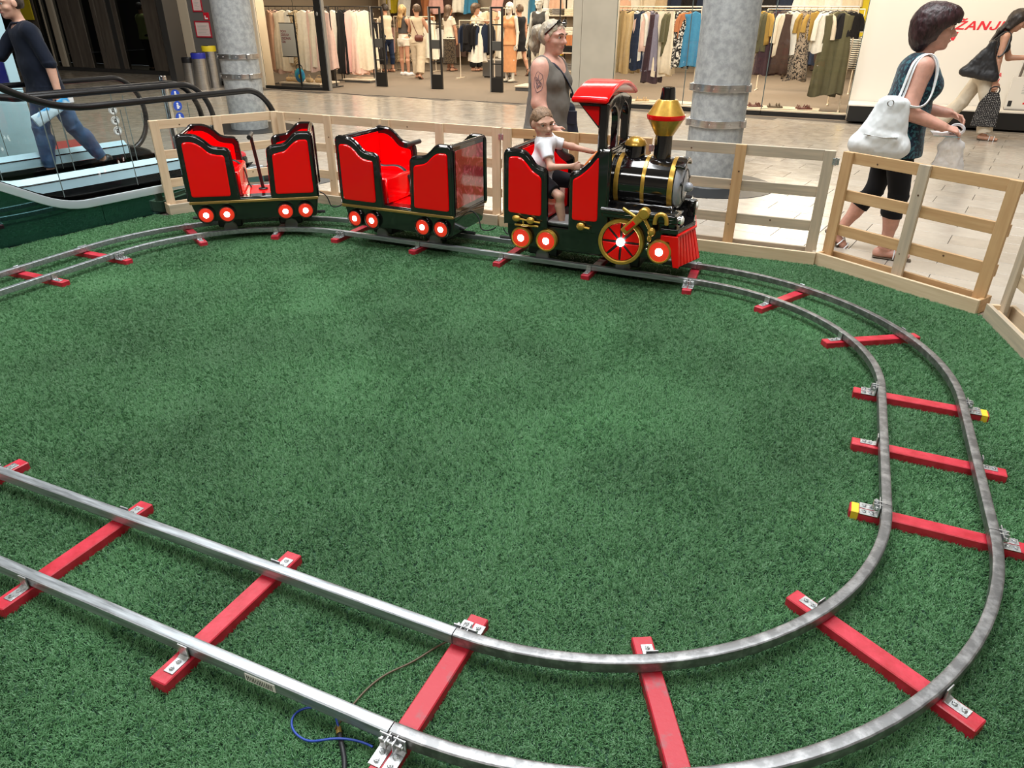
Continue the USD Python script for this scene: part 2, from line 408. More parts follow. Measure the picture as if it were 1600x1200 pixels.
def build_turf():
    t = thing('artificial_turf', 'green artificial grass carpet inside the wooden fence, under the whole toy railway', 'artificial grass', kind='stuff')
    ring = np.array(TURF.exterior.coords)[:-1]
    obj('backing', extrude(ring, 0.010, 0, 'xy', -0.004), 'turf_backing', t, smooth=False)
    MAT['grass'] = usdkit.material(stage, '/World/Looks/grass', {
        'g': ('geometry', {}), 'o': ('texture_coordinate', {}), 'pn': ('noise_texture', dict(scale=1.1, detail=4)),
        'r': ('rgb_ramp', dict(ramp=[(0, (0.098, 0.25, 0.105)), (0.30, (0.24, 0.46, 0.245)), (0.65, (0.46, 0.665, 0.445)), (0.93, (0.75, 0.88, 0.73)), (0.95, (0.50, 0.44, 0.22)), (1, (0.42, 0.38, 0.20))])),
        'h': ('hsv', dict(hue=0.5, saturation=1.0)), 'mr': ('map_range', dict(from_min=0.3, from_max=0.7, to_min=0.70, to_max=1.22)),
        'p': ('principled_bsdf', dict(roughness=0.42, specular_ior_level=0.45)), 'tr': ('translucent_bsdf', {}), 'm': ('mix_closure', dict(fac=0.28))},
        [('g.random_per_island', 'r.fac'), ('r.color', 'h.color'), ('g.position', 'pn.vector'), ('pn.fac', 'mr.value'), ('mr.result', 'h.value'), ('h.color', 'p.base_color'), ('h.color', 'tr.color'), ('p.BSDF', 'm.closure1'), ('tr.BSDF', 'm.closure2')], surface='m.closure')
    def patch(size, n, seed):
        r = np.random.default_rng(seed)
        x, y = r.uniform(-size / 2, size / 2, (2, n))
        q = np.stack([x, y, np.full(n, seed * 3.1)], 1)
        f1, f2, f3 = meshkit.noise(q * [95, 95, 1], 1), meshkit.noise(q * [120, 120, 1], 2), meshkit.noise(q * [80, 80, 1], 3)
        a = f1 * 9.0 + r.normal(0, .9, n)
        lean = np.clip(.60 + f2 * .60 + r.normal(0, .32, n), .1, 1.45); ln = (.0135 + .0050 * f3) * r.uniform(.8, 1.15, n); w = r.uniform(0.0009, 0.0016, n)
        d = np.stack([np.cos(a), np.sin(a)], 1); sd = np.stack([-d[:, 1], d[:, 0]], 1)
        base = np.stack([x, y], 1)
        V = np.zeros((n, 5, 3))
        for k, (t_, wf) in enumerate(((0, 1), (0, 1), (0.55, .95), (0.55, .95), (1, 0))):
            out = (np.sin(lean * t_) * ln * (0.5 + 0.5 * t_))[:, None] * d * (1.0 if t_ else 0)
            side = (1 if k % 2 else -1) * (w * wf)[:, None] * sd
            V[:, k, :2] = base + out + (side if wf else 0)
            V[:, k, 2] = 0.003 + ln * t_ * np.cos(lean * t_ * 0.9)
        F = (np.array([[0, 1, 3], [0, 3, 2], [2, 3, 4]])[None] + 5 * np.arange(n)[:, None, None]).reshape(-1, 3)
        return V.reshape(-1, 3), F
    pi = UsdGeom.PointInstancer.Define(stage, t + '/grass_blades')
    protos = []
    S, DENS = 0.25, 80000
    for k in range(4): protos.append(obj('tuft_patch', patch(S, int(DENS * S * S), 20 + k), 'grass', t + '/grass_blades', smooth=False))
    for k in range(2): protos.append(obj('tuft_patch', patch(S / 4, int(DENS * S * S / 16), 30 + k), 'grass', t + '/grass_blades', smooth=False))
    pos, idx, rot = [], [], []
    r = np.random.default_rng(5)
    inner = TURF.buffer(0.004)
    nx, ny = int(8.2 / S), int(5.3 / S)
    for i in range(nx):
        for j in range(ny):
            X, Y = -4.1 + (i + .5) * S, -2.75 + (j + .5) * S
            sq = sbox(X - S / 2, Y - S / 2, X + S / 2, Y + S / 2)
            if inner.contains(sq): todo = [(X, Y, int(r.integers(0, 4)))]
            elif inner.intersects(sq):
                todo = []
                for a in range(4):
                    for b in range(4):
                        x, y = X - S / 2 + (a + .5) * S / 4, Y - S / 2 + (b + .5) * S / 4
                        if inner.contains(Point(x, y)): todo.append((x, y, 4 + int(r.integers(0, 2))))
            else: continue
            for x, y, k in todo:
                pos.append((x, y, 0.003)); idx.append(k); q = int(r.integers(0, 4)) * math.pi / 4
                rot.append(Gf.Quath(math.cos(q), 0, 0, math.sin(q)))
    pi.CreatePrototypesRel().SetTargets([Sdf.Path(p) for p in protos])
    pi.CreatePositionsAttr(Vt.Vec3fArray([Gf.Vec3f(*map(float, p)) for p in pos]))
    pi.CreateProtoIndicesAttr(Vt.IntArray(idx)); pi.CreateOrientationsAttr(Vt.QuathArray(rot))
build_turf()

# ================================================================== railway track
TA, TB, TR, TG, RZ = 1.345, 0.485, 1.2825, 0.326, 0.086     # half straights, arc radius, gauge, height of the rail head
def track_arc(cx, cy, r, a0, a1, n): 
    a = np.linspace(a0, a1, n); return np.stack([cx + r * np.cos(a), cy + r * np.sin(a), np.zeros(n)], 1)
def build_track():
    t = thing('railway_track', 'oval toy railway track of two steel rails on red wooden sleepers', 'railway track')
    H, w = 0.036, 0.0175
    sec = rounded([(-w, RZ - H), (w, RZ - H), (w, RZ - .0015), (w * .45, RZ), (-w * .45, RZ), (-w, RZ - .0015)], [.004, .004, .007, .004, .004, .007], 3)
    q = math.pi / 2
    for side, r in (('in', TR - TG / 2), ('out', TR + TG / 2)):
        for sy in (-1, 1):
            n = 2
            P = np.array([[-TA + 0.0015, sy * (TB + r), 0], [TA - 0.0015, sy * (TB + r), 0]])
            # each straight comes in two lengths of tube
            obj('rail', sweep(sec, P), 'rail_zinc', t, smooth=30)
        for sx in (-1, 1):
            obj('rail', sweep(sec, np.array([[sx * (TA + r), -TB + .0015, 0], [sx * (TA + r), TB - .0015, 0]])), 'rail_worn' if sx > 0 else 'rail_zinc', t, smooth=30)
        for sx, sy, a0 in ((1, 1, 0), (-1, 1, q), (-1, -1, 2 * q), (1, -1, 3 * q)):
            obj('rail', sweep(sec, track_arc(sx * TA, sy * TB, r, a0 + 0.001, a0 + q - 0.001, 28)), 'rail_worn' if sx > 0 else 'rail_zinc', t, smooth=30)
    # sleepers: (x, y, direction pointing outwards, joint, material, tape: -1 on the inner end, 1 on the outer end)
    S = []
    for sy in (-1, 1):
        for i, x in enumerate((-TA, -0.64, 0.035, 0.69, TA)):
            S.append((x + (0.02 if i == 4 and sy < 0 else 0), sy * (TB + TR), math.atan2(sy, 0), i in (0, 4), 'sleeper_scuffed' if (sy < 0 and i == 4) else 'sleeper_red', 0))
    for sx in (-1, 1):
        for y in (-TB, -0.005, TB):
            S.append((sx * (TA + TR), y, 0 if sx > 0 else math.pi, y in (-TB, TB), 'sleeper_red', {(1, TB): 1, (1, -TB): -1, (-1, -TB): -1}.get((sx, y), 0)))
    for sx, sy in ((1, 1), (-1, 1), (-1, -1), (1, -1)):
        for d in (32, 62):
            a = math.radians(d); dx, dy = sx * math.cos(a), sy * math.sin(a)
            S.append((sx * TA + TR * dx, sy * TB + TR * dy, math.atan2(dy, dx), False, 'sleeper_scuffed' if (sx, sy, d) == (1, -1, 62) else 'sleeper_red', 0))
    r = np.random.default_rng(3)
    for x, y, a, joint, mt, tape in S:
        aj = a + r.normal(0, 0.02)
        c, s = math.cos(aj), math.sin(aj)
        def loc(m): return move(m, (x, y, 0), aj)
        sl = obj('sleeper', loc(box(0.552, 0.058, 0.044, (0.0, 0, 0.022), 0.003)), mt, t, smooth=False)
        for sg in (-1, 1):
            plate, bolts = [], []
            for off in ((-0.019, 0.019) if joint else (0.006,)):
                o = sg * (TG / 2 + 0.0195)
                plate.append(box(0.056, 0.033, 0.003, (o + sg * 0.034, off, 0.0455), 0.001))
                plate.append(box(0.004, 0.034, 0.044, (o + sg * 0.003, off, 0.066), 0.001))
                plate.append(beam((o + sg * 0.003, off, 0.050), (o + sg * 0.014, off, 0.046), 0.034, 0.003))
                for bx in (0.024, 0.048):
                    bolts.append(lathe([(0, 0), (0.0075, 0), (0.0075, 0.0045), (0.006, 0.006), (0, 0.006)], 6, c=(o + sg * bx, off, 0.047)))
                    bolts.append(lathe([(0, 0), (0.0035, 0), (0.0035, 0.009), (0, 0.009)], 8, c=(o + sg * bx, off, 0.047)))
            if joint:
                o = sg * (TG / 2 + 0.032)
                bolts.append(cyl((o, -0.034, 0.074), (o, 0.034, 0.074), 0.0038, 8))
                for yy in (-0.026, -0.008, 0.008, 0.026): bolts.append(cyl((o, yy - 0.003, 0.074), (o, yy + 0.003, 0.074), 0.0078, 6))
                for yy in (-0.019, 0.019): plate.append(box(0.030, 0.004, 0.026, (o - sg * 0.004, yy * 0.55, 0.073), 0.001))
            obj('bracket', loc(join(plate)), 'zinc', sl, smooth=False)
            obj('bolt_set', loc(join(bolts)), 'zinc', sl, smooth=False)
        if tape:
            sg = tape
            obj('tape', loc(box(0.026, 0.0605, 0.0465, (sg * 0.258, 0, 0.0222), 0.002)), 'yellow_tape', sl, 'yellow tape wound round the end of the sleeper', smooth=False)
    # label stuck on the side of the near outer rail
    y0 = -(TB + TR + TG / 2) - w - 0.0006
    lb = obj('barcode_sticker', box2(0.905, 1.005, y0 - 0.0006, y0 + 0.0004, RZ - 0.034, RZ - 0.007, 0), 'barcode_paper', t, 'pale barcode sticker on the rail side', smooth=False)
    bars = []; xx = 0.911
    for k in range(15):
        wk = 0.0012 + 0.0016 * float(r.random()); bars.append(box2(xx, xx + wk, y0 - 0.0012, y0 - 0.0005, RZ - 0.030, RZ - 0.013, 0)); xx += wk + 0.0030 + 0.0014 * float(r.random())
    obj('barcode', join(bars), 'ink_dark', lb, smooth=False)
    return t
build_track()
def spline(pts, n=40):
    from scipy.interpolate import CubicSpline
    p = np.asarray(pts, float); d = np.r_[0, np.cumsum(np.linalg.norm(np.diff(p, axis=0), axis=1))]
    return CubicSpline(d, p)(np.linspace(0, d[-1], n))
def loose_cable(name, label, pts, r, mt, extra=None):
    t = thing(name, label, 'cable')
    obj('lead', tube(spline(pts), r, 8), mt, t, smooth=True)
    return t

# ================================================================== wooden fence panels
def fence_panel(p, q, label, tone, mids=None, hinge='end', tones=None):
    p, q = np.array(p, float), np.array(q, float); L = float(np.linalg.norm(q - p)); rz = math.atan2(*(q - p)[::-1])
    t = thing('wooden_fence_panel', label, 'fence', (p[0], p[1], 0), rz, 'fence panels round the toy railway')
    H, w = 0.782, 0.072
    tn = tones or [tone] * 3
    def knots(name, par, spots):
        for (x, y, z, r_, fx) in spots: obj('knot', move(lathe(disc_prof(r_, 0.0012, 0.0003), 10, 'y'), (x, y, z)), 'wood_knot', par, smooth=False)
    for i, x in enumerate((w / 2 + 0.004, L / 2 + (mids or 0), L - w / 2 - 0.004)):
        po = obj('post', box(w, 0.024, H - 0.012, (x, 0.012, (H + 0.012) / 2), 0.002), 'pine_post_' + tn[i], t, smooth=False)
        if i == 1: knots('knot', po, [(x + 0.008, -0.0003, 0.60, 0.006, 0), (x - 0.012, -0.0003, 0.22, 0.004, 0)])
    rl = ('warm', 'pale', 'grey')
    for i, z in enumerate((0.745, 0.500, 0.262)):
        ra = obj('rail', box(L - 0.008, 0.022, w, (L / 2, 0.0355, z), 0.002), 'pine_rail_' + tone, t, smooth=False)
        knots('knot', ra, [(L * (0.22 + 0.25 * ((i * 7) % 3)), 0.0243, z + 0.012 * (i - 1), 0.006, 0)])
    # box-shaped foot
    obj('base_board', box2(0.0, L, -0.068, -0.045, 0.006, 0.098, 0.002), 'pine_rail_' + ('pale' if tone == 'grey' else 'grey' if tone == 'pale' else 'pale'), t, smooth=False)
    obj('base_board', box2(0.0, L, 0.062, 0.085, 0.006, 0.098, 0.002), 'pine_rail_' + tone, t, smooth=False)
    for x in (0.0, L - 0.024): obj('base_end', box2(x, x + 0.024, -0.0445, 0.0615, 0.006, 0.097, 0.002), 'pine_rail_' + tone, t, smooth=False)
    obj('base_bottom', box2(0.026, L - 0.026, -0.0445, 0.0, 0.012, 0.070, 0.002), 'pine_rail_' + tone, t, smooth=False)
    if hinge:
        x = L + 0.006
        hg = [cyl((x, -0.004, z), (x, -0.004, z + 0.05), 0.005, 8) for z in (0.69,)]
        hg += [box2(x - 0.022, x + 0.020, -0.003, -0.0012, 0.692, 0.737, 0.0005)]
        obj('hinge', join(hg), 'zinc', t, smooth=False)
    return t
YF = 2.525
fence_panel((-3.205, 1.625), (-2.668, 2.60), 'wooden fence panel behind the last carriage, at the foot of the escalator', 'pale', hinge='end')
fence_panel((-2.655, YF + .02), (-1.545, YF + .01), 'wooden fence panel in the gap between the two carriages', 'pale')
fence_panel((-1.530, YF + .01), (-0.405, YF), 'wooden fence panel directly behind the middle carriage', 'pale', hinge='end')
fence_panel((-0.390, YF), (0.815, YF), 'wooden fence panel behind the boy in the locomotive cab', 'warm', tones=['pale', 'warm', 'warm'])
fence_panel((0.830, YF), (2.070, YF + .005), 'greyish wooden fence panel in front of the concrete column right of the chimney', 'grey', tones=['pale', 'warm', 'grey'])
fence_panel((2.105, 2.545), (3.045, 1.935), 'warm-toned wooden fence panel, rightmost complete one, before the woman in capri leggings', 'warm', tones=['warm', 'grey', 'warm'], hinge='')
fence_panel((3.110, 1.865), (3.345, 0.71), 'wooden fence panel cut off by the right edge of the picture', 'pale', tones=['grey', 'pale', 'warm'], hinge='')
# ------------------------------------------------------------------ loose cables at the near corner of the track
loose_cable('electric_cable', 'thin brown wire lying on the turf between the two near rails', [(1.335, -1.585, .03), (1.30, -1.62, .022), (1.258, -1.70, .02), (1.215, -1.765, .02), (1.193, -1.84, .02), (1.19, -1.90, .022), (1.195, -1.96, .03)], 0.0028, 'cable_brown')
loose_cable('electric_cable', 'loop of bright blue wire on the turf beside the near rail', [(1.15, -1.915, .03), (1.101, -1.926, .02), (1.078, -1.942, .02), (1.070, -1.965, .02), (1.083, -1.990, .02), (1.116, -2.007, .02), (1.152, -2.008, .021), (1.195, -1.991, .03), (1.242, -1.970, .03), (1.31, -1.966, .035)], 0.0030, 'cable_blue')
bk = loose_cable('electric_cable', 'thick black cable running off the bottom edge from the blue wires', [(1.208, -1.962, .022), (1.239, -1.992, .02), (1.275, -2.035, .02), (1.30, -2.12, .018), (1.30, -2.30, .016)], 0.0065, 'cable_black')
obj('wire_end', tube(spline([(1.165, -1.922, .022), (1.188, -1.942, .03), (1.206, -1.958, .024)]), 0.003, 8), 'cable_blue', bk, 'blue wire end spliced into the black cable')
obj('ferrule', cyl((1.196, -1.950, .024), (1.208, -1.962, .022), 0.0072, 10), 'gold_dull', bk, 'small brass ferrule')

# ================================================================== toy train
FRAME_L = rounded([(0, .335), (0, .802), (.118, .800), (.172, .765), (.218, .716), (.262, .704), (.338, .700), (.357, .335)], [.003, .03, .05, .04, .05, .03, .04, .003])
PANEL_L = rounded([(.026, .364), (.028, .757), (.100, .760), (.156, .728), (.200, .678), (.245, .664), (.306, .660), (.304, .362)], [.02, .025, .04, .04, .05, .03, .025, .02])
FRAME_R = rounded([(.600, .335), (.614, .690), (.650, .706), (.735, .714), (.782, .752), (.828, .797), (.935, .795), (.935, .335)], [.003, .04, .03, .05, .04, .05, .03, .003])
PANEL_R = rounded([(.628, .362), (.641, .655), (.688, .664), (.742, .676), (.790, .722), (.836, .752), (.908, .752), (.908, .360)], [.02, .025, .04, .04, .05, .04, .025, .02])
def rib(poly, off, r, y, n=7): return tube(np.c_[poly[:, 0] - off, np.full(len(poly), y), poly[:, 1]], r, n, closed=True)
def mirror_y(m): return m[0] * np.array([1, -1, 1]), m[1][:, ::-1]
def lit_wheel(parent, x, z, side, r=.066, rim='black_gloss', y=.238):
    t = obj('wheel', None, None, parent) if False else None
    prof_r = [(r * .80, 0), (r, 0), (r, .026), (r * .96, .033), (r * .84, .035), (r * .80, .030), (r * .80, .0)]
    def put(m):
        m = move(m, (x, -y, z)); return m if side < 0 else mirror_y(m)
    w = obj('wheel', put(lathe(prof_r, 36, 'y')), rim, parent, smooth=35)
    obj('lens', put(lathe([(0, .002), (r * .80, .002), (r * .80, .026), (r * .70, .031), (r * .40, .034), (0, .034)], 32, 'y')), 'lens_red', w, 'red lens glowing round its lamp', smooth=35)
    obj('lamp', put(lathe([(0, .030), (r * .33, .030), (r * .33, .035), (r * .22, .040), (0, .042)], 20, 'y')), 'led_white', w, 'lit white lamp', smooth=35)
def end_wall(parent, x, inward):
    s = 1 if inward > 0 else -1
    e = obj('end_wall', box2(min(x, x + s * .028), max(x, x + s * .028), -.240, .240, .335, .792, .006), 'black_gloss', parent)
    obj('trim_rail', tube(np.array([(x + s * .012, -.250, .792), (x + s * .012, .250, .792)]), .014, 10), 'black_gloss', e)
    o = x - s * .004
    obj('end_panel', box2(min(x, o), max(x, o), -.212, .212, .372, .762, .004), 'red_marbled', e, 'glossy dark red end panel')
    i = x + s * .032
    obj('lining', box2(min(x + s * .028, i), max(x + s * .028, i), -.236, .236, .345, .776, .002), 'red_gloss', e)
def make_carriage(label, loc, rz):
    t = thing('train_carriage', label, 'toy train carriage', loc, rz)
    O = np.array([-.4675, 0, 0])
    sh = lambda m: (m[0] + O, m[1])
    for sd in (-1, 1):
        fx = (lambda m: sh(m)) if sd < 0 else (lambda m: mirror_y(sh(m)))
        for fr, pn in ((FRAME_L, PANEL_L), (FRAME_R, PANEL_R)):
            f = obj('side_wall', fx(extrude(fr, .032, .007, 'xz', -.240)), 'black_gloss', t)
            obj('trim_rail', fx(tube(np.c_[fr[:, 0], np.full(len(fr), -.254), fr[:, 1]][2:-1], .014, 8)), 'black_gloss', f)
            obj('side_panel', fx(extrude(pn, .013, .008, 'xz', -.271)), 'red_gloss', f, smooth=20)
            cx = (pn - pn.mean(0)) * np.array([1.06, 1.04]) + pn.mean(0)
            obj('lining', fx(extrude(cx, .005, .002, 'xz', -.2355)), 'red_gloss', f)
    for x, s in ((-.4675, 1), (.4675, -1)): end_wall(t, x, s)
    obj('chassis', extrude(rounded([(-.462, .330), (-.462, .290), (-.425, .172), (.440, .172), (.462, .290), (.462, .330)], .02), .486, .01, 'xz', .243), 'black_gloss', t)
    obj('floor', box2(-.435, .435, -.215, .215, .331, .347, .003), 'red_gloss', t)
    for sd in (-1, 1): obj('kick_plate', box2(-.112, .135, min(sd * .16, sd * .262), max(sd * .16, sd * .262), .336, .350, .004), 'black_gloss', t)
    for y in (-.276, .246):
        obj('stripe', box2(-.4685, .4685, min(y, y + .03), max(y, y + .03), .309, .330, .004), 'gold_dull', t, 'narrow dull gold stripe along the sill')
    obj('sill', box2(-.4675, .4675, -.266, .266, .328, .338, .003), 'black_gloss', t)
    obj('bench', box2(-.432, -.085, -.233, .233, .347, .535, .012), 'red_gloss', t)
    obj('bench', box2(.262, .432, -.233, .233, .347, .535, .012), 'red_gloss', t)
    h = obj('handle_post', tube(np.array([(.045, 0, .345), (.030, 0, .55), (.012, 0, .752)]), .0125, 12), 'black_satin', t)
    obj('handle_grip', tube(np.array([(.010, -.098, .752), (.010, .098, .752)]), .0165, 12), 'black_satin', h)
    obj('handle_foot', lathe(disc_prof(.035, .012, .004), 16, c=(.045, 0, .346)), 'black_satin', h)
    b = obj('seat_belt', tube(spline([(-.36, .05, .60), (-.27, .05, .565), (-.20, .06, .57), (-.13, .06, .555), (-.085, .07, .50), (-.07, .08, .40), (-.05, .07, .352)]), .017, 8, flat=.25), 'black_satin', t)
    obj('buckle', sphere(.024, (-.345, .05, .590), 10, (1.5, .9, .7)), 'black_gloss', b)
    for x in (-.368, -.218, .212, .362):
        for sd in (-1, 1): lit_wheel(t, x, .226, sd)
    for x in (-.23, .23):
        obj('bogie', box2(x - .09, x + .09, -.12, .12, .090, .174, .01), 'black_satin', t)
        for sd in (-1, 1): obj('running_wheel', lathe([(0, 0), (.046, 0), (.050, .004), (.050, .024), (.043, .030), (0, .030)], 24, 'y', (x, sd * .118 + .015, .0515 + .0868 - .086 + .036)), 'wheel_grey', t)
    obj('coupling_bar', tube(np.array([(-.52, 0, .145), (.0, 0, .150), (.50, 0, .145)]), .012, 8), 'black_satin', t)
    obj('coupling_cable', tube(spline([(.452, .03, .30), (.50, .02, .285), (.535, .01, .235), (.555, .0, .185), (.60, .01, .176), (.66, .02, .205)]), .0045, 6), 'cable_black', t)
    return t
make_carriage('red and black toy train carriage at the tail end, standing on the bend', (-2.072, 1.544, 0), .637)
make_carriage('red and black toy train carriage in the middle, right behind the locomotive', (-.7675, 1.77, 0), 0)

def make_loco():
    t = thing('toy_locomotive', 'black, red and gold toy steam locomotive with a boy at the wheel', 'toy locomotive', (.10, 1.77, 0))
    both = ((lambda m: m), mirror_y)
    rear_frame = rounded([(0, .33), (0, .808), (.128, .806), (.172, .768), (.205, .722), (.245, .706), (.282, .700), (.290, .33)], [.003, .035, .05, .04, .05, .03, .035, .003])
    rear_panel = rounded([(.026, .410), (.028, .772), (.112, .776), (.158, .732), (.196, .690), (.245, .664), (.259, .640), (.262, .404)], [.02, .025, .04, .03, .04, .02, .02, .02])
    front_frame = rounded([(.462, .33), (.458, .700), (.520, .712), (.590, .775), (.640, .850), (.700, .850), (.700, .33)], [.003, .03, .04, .05, .02, .003, .003])
    front_panel = rounded([(.478, .405), (.472, .664), (.512, .684), (.575, .735), (.636, .815), (.648, .410)], [.02, .02, .03, .04, .02, .02])
    for k, fx in enumerate(both):
        f = obj('side_wall', fx(extrude(rear_frame, .034, .008, 'xz', -.238)), 'black_gloss', t)
        obj('trim_rail', fx(tube(np.c_[rear_frame[:, 0], np.full(len(rear_frame), -.254), rear_frame[:, 1]][2:-1], .016, 8)), 'black_gloss', f)
        obj('side_panel', fx(extrude(rear_panel, .013, .008, 'xz', -.271)), 'red_gloss', f, smooth=20)
        obj('lining', fx(extrude(rear_panel, .005, .002, 'xz', -.233)), 'red_gloss', f)
        f = obj('side_wall', fx(extrude(front_frame, .034, .008, 'xz', -.238)), 'black_gloss', t)
        obj('trim_rail', fx(tube(np.c_[front_frame[:, 0], np.full(len(front_frame), -.254), front_frame[:, 1]][2:-3], .014, 8)), 'black_gloss', f)
        obj('side_panel', fx(extrude(front_panel, .013, .008, 'xz', -.271)), 'red_gloss', f, smooth=20)
        obj('cab_post', fx(box2(.616, .674, -.262, -.222, .80, 1.118, .012)), 'black_gloss', t)
        g = obj('roof_bracket', fx(extrude([(.478, 1.118), (.640, 1.118), (.640, .948)], .030, .006, 'xz', -.225)), 'black_gloss', t)
        obj('bracket_panel', fx(extrude(rounded([(.506, 1.100), (.617, 1.100), (.617, .988)], .008), .008, .005, 'xz', -.254)), 'red_gloss', g)
    r = obj('rear_wall', box2(0, .03, -.240, .240, .33, .800, .006), 'black_gloss', t)
    obj('trim_rail', cyl((.014, -.25, .800), (.014, .25, .800), .016, 10), 'black_gloss', r)
    obj('lining', box2(.030, .034, -.230, .230, .36, .785, .002), 'red_gloss', r)
    obj('floor', box2(.03, .66, -.238, .238, .34, .358, .003), 'black_satin', t)
    obj('floor_mat', box2(.29, .46, -.236, .0, .358, .364, .003), 'wheel_grey', t)
    obj('bench', box2(.034, .268, -.230, .230, .358, .548, .012), 'red_gloss', t)
    d = obj('dashboard', box2(.600, .690, -.240, .240, .358, .822, .012), 'black_gloss', t)
    # windscreen frame with two arched openings, one half each side
    for k, fx in enumerate(both):
        a = np.linspace(0, np.pi, 13)
        hole = np.r_[np.c_[.124 + .100 * np.cos(a), .990 + .100 * np.sin(a)], [(.024, .840), (.224, .840)]]
        out = [(0, .822), (.250, .822), (.250, 1.115), (.125, 1.150), (0, 1.158)]
        obj('windscreen_frame', fx(extrude(out, .040, .004, 'yz', .628, hole=hole)), 'black_gloss', t)
    # roof
    a = np.linspace(-1, 1, 25); ys = a * .335
    zt = 1.128 + .075 * (1 - a ** 2) - .006
    prof = np.r_[np.c_[ys, zt + .034], np.c_[ys[::-1], zt[::-1] - .004 * 0]]
    prof = rounded(prof, [.001] * 24 + [.014, .014] + [.001] * 23 + [.014, .014][:1] if False else .012, 3)
    rf = extrude(prof, .115, .014, 'yz', .575); back = (rf[0] * np.array([-1, 1, 1]) + np.array([1.15, 0, 0]), rf[1][:, ::-1])
    obj('roof', join([rf, back]), 'red_gloss', t, smooth=50)
    # boiler
    zc = .632
    bo = obj('boiler', lathe([(0, .66), (.165, .66), (.165, 1.075), (.158, 1.086), (0, 1.086)], 56, 'x', (0, 0, zc)), 'black_gloss', t, smooth=30)
    for x0, x1, r_, m in ((.672, .690, .172, 'gold_dull'), (.706, .736, .170, 'gold_paint'), (.880, .905, .169, 'gold_paint'), (1.050, 1.082, .170, 'gold_paint')):
        obj('band', lathe([(.160, x0), (r_ - .002, x0), (r_, x0 + .002), (r_, x1 - .002), (r_ - .002, x1), (.160, x1)], 56, 'x', (0, 0, zc)), m, bo, smooth=30)
    sb = obj('smokebox_door', lathe([(.152, 1.080), (.150, 1.096), (.135, 1.114), (.10, 1.130), (.05, 1.138), (0, 1.140)], 48, 'x', (0, 0, zc)), 'smokebox_grey', t, smooth=40)
    obj('door_knob', sphere(.030, (1.150, 0, zc - .01), 14, (1.1, 1, 1)), 'smokebox_grey', sb)
    obj('door_ring', tube(np.stack([np.full(32, 1.128), .098 * np.cos(np.arange(32) / 32 * 2 * np.pi), zc + .098 * np.sin(np.arange(32) / 32 * 2 * np.pi)], 1), .006, 8, closed=True), 'black_satin', sb)
    for s in (-1, 1): obj('hinge', box(.012, .046, .018, (1.128, s * .118, zc + .03), .004), 'black_satin', sb)
    aa = np.radians(np.linspace(48, 132, 19))
    vis = np.r_[np.c_[.172 * np.cos(aa), zc + .172 * np.sin(aa)], np.c_[.150 * np.cos(aa[::-1]), zc + .150 * np.sin(aa[::-1])]]
    obj('visor', extrude(vis, .062, .006, 'yz', 1.076), 'black_gloss', t)
    # dome and chimney
    dm = obj('steam_dome', lathe([(0, .77), (.066, .77), (.064, .858), (0, .858)], 36, c=(.790, 0, 0)), 'black_gloss', t)
    obj('dome_cap', lathe([(.0, .855), (.070, .855), (.071, .862), (.060, .884), (.040, .899), (.018, .906), (0, .907)], 36, c=(.790, 0, 0)), 'gold_paint', dm, smooth=40)
    ch = obj('chimney', lathe([(0, .77), (.056, .77), (.053, .930), (0, .930)], 36, c=(.965, 0, 0)), 'black_gloss', t)
    obj('lower_cone', lathe([(0, .926), (.056, .926), (.060, .932), (.112, 1.022), (0, 1.022)], 40, c=(.965, 0, 0)), 'gold_paint', ch, smooth=25)
    obj('rim_band', lathe([(0, 1.020), (.1135, 1.020), (.1175, 1.033), (.1165, 1.047), (0, 1.047)], 40, c=(.965, 0, 0)), 'red_gloss', ch, smooth=40)
    obj('upper_cone', lathe([(0, 1.045), (.115, 1.045), (.063, 1.128), (.056, 1.133), (0, 1.133)], 40, c=(.965, 0, 0)), 'gold_paint', ch, smooth=25)
    obj('chimney_cap', lathe([(0, 1.130), (.046, 1.130), (.046, 1.140), (.040, 1.196), (.036, 1.202), (0, 1.202)], 30, c=(.965, 0, 0)), 'black_gloss', ch, smooth=40)
    # footplate, chassis, buffer deck
    obj('chassis', extrude(rounded([(.0, .335), (.0, .255), (.035, .175), (.66, .175), (.70, .20), (1.10, .20), (1.10, .445), (.66, .445), (.66, .335)], .012), .47, .01, 'xz', .235), 'black_gloss', t)
    for fx in both:
        fp = obj('footplate', fx(extrude(rounded([(.672, .445), (.672, .502), (1.150, .502), (1.165, .445)], .018), .110, .010, 'xz', -.165)), 'black_gloss', t)
        obj('edge_tube', fx(tube(np.array([(.670, -.268, .490), (1.140, -.268, .490)]), .022, 12)), 'black_gloss', fp)
    obj('boiler_saddle', box2(.68, 1.10, -.165, .165, .445, .53, .01), 'black_gloss', t)
    bd = obj('buffer_deck', extrude(rounded([(1.05, -.265), (1.165, -.265), (1.225, 0), (1.165, .265), (1.05, .265)], .012), .030, .006, 'xy', .385), 'black_gloss', t)
    obj('buffer_beam', box2(1.09, 1.15, -.245, .245, .395, .465, .012), 'black_gloss', bd)
    for y in (-.215, .215):
        hl = obj('headlamp', lathe([(0, 1.125), (.026, 1.125), (.031, 1.150), (.031, 1.172), (0, 1.172)], 20, 'x', (0, y, .462)), 'chrome', t)
        obj('lamp_glass', lathe([(.029, 1.168), (.028, 1.178), (.016, 1.186), (0, 1.188)], 20, 'x', (0, y, .462)), 'lamp_glass', hl)
    lp = obj('lamp_stand', box2(1.135, 1.195, .10, .17, .412, .515, .008), 'black_gloss', t)
    obj('lamp_glass', lathe([(0, 1.193), (.026, 1.193), (.024, 1.203), (0, 1.208)], 18, 'x', (0, .135, .480)), 'lamp_glass', lp)
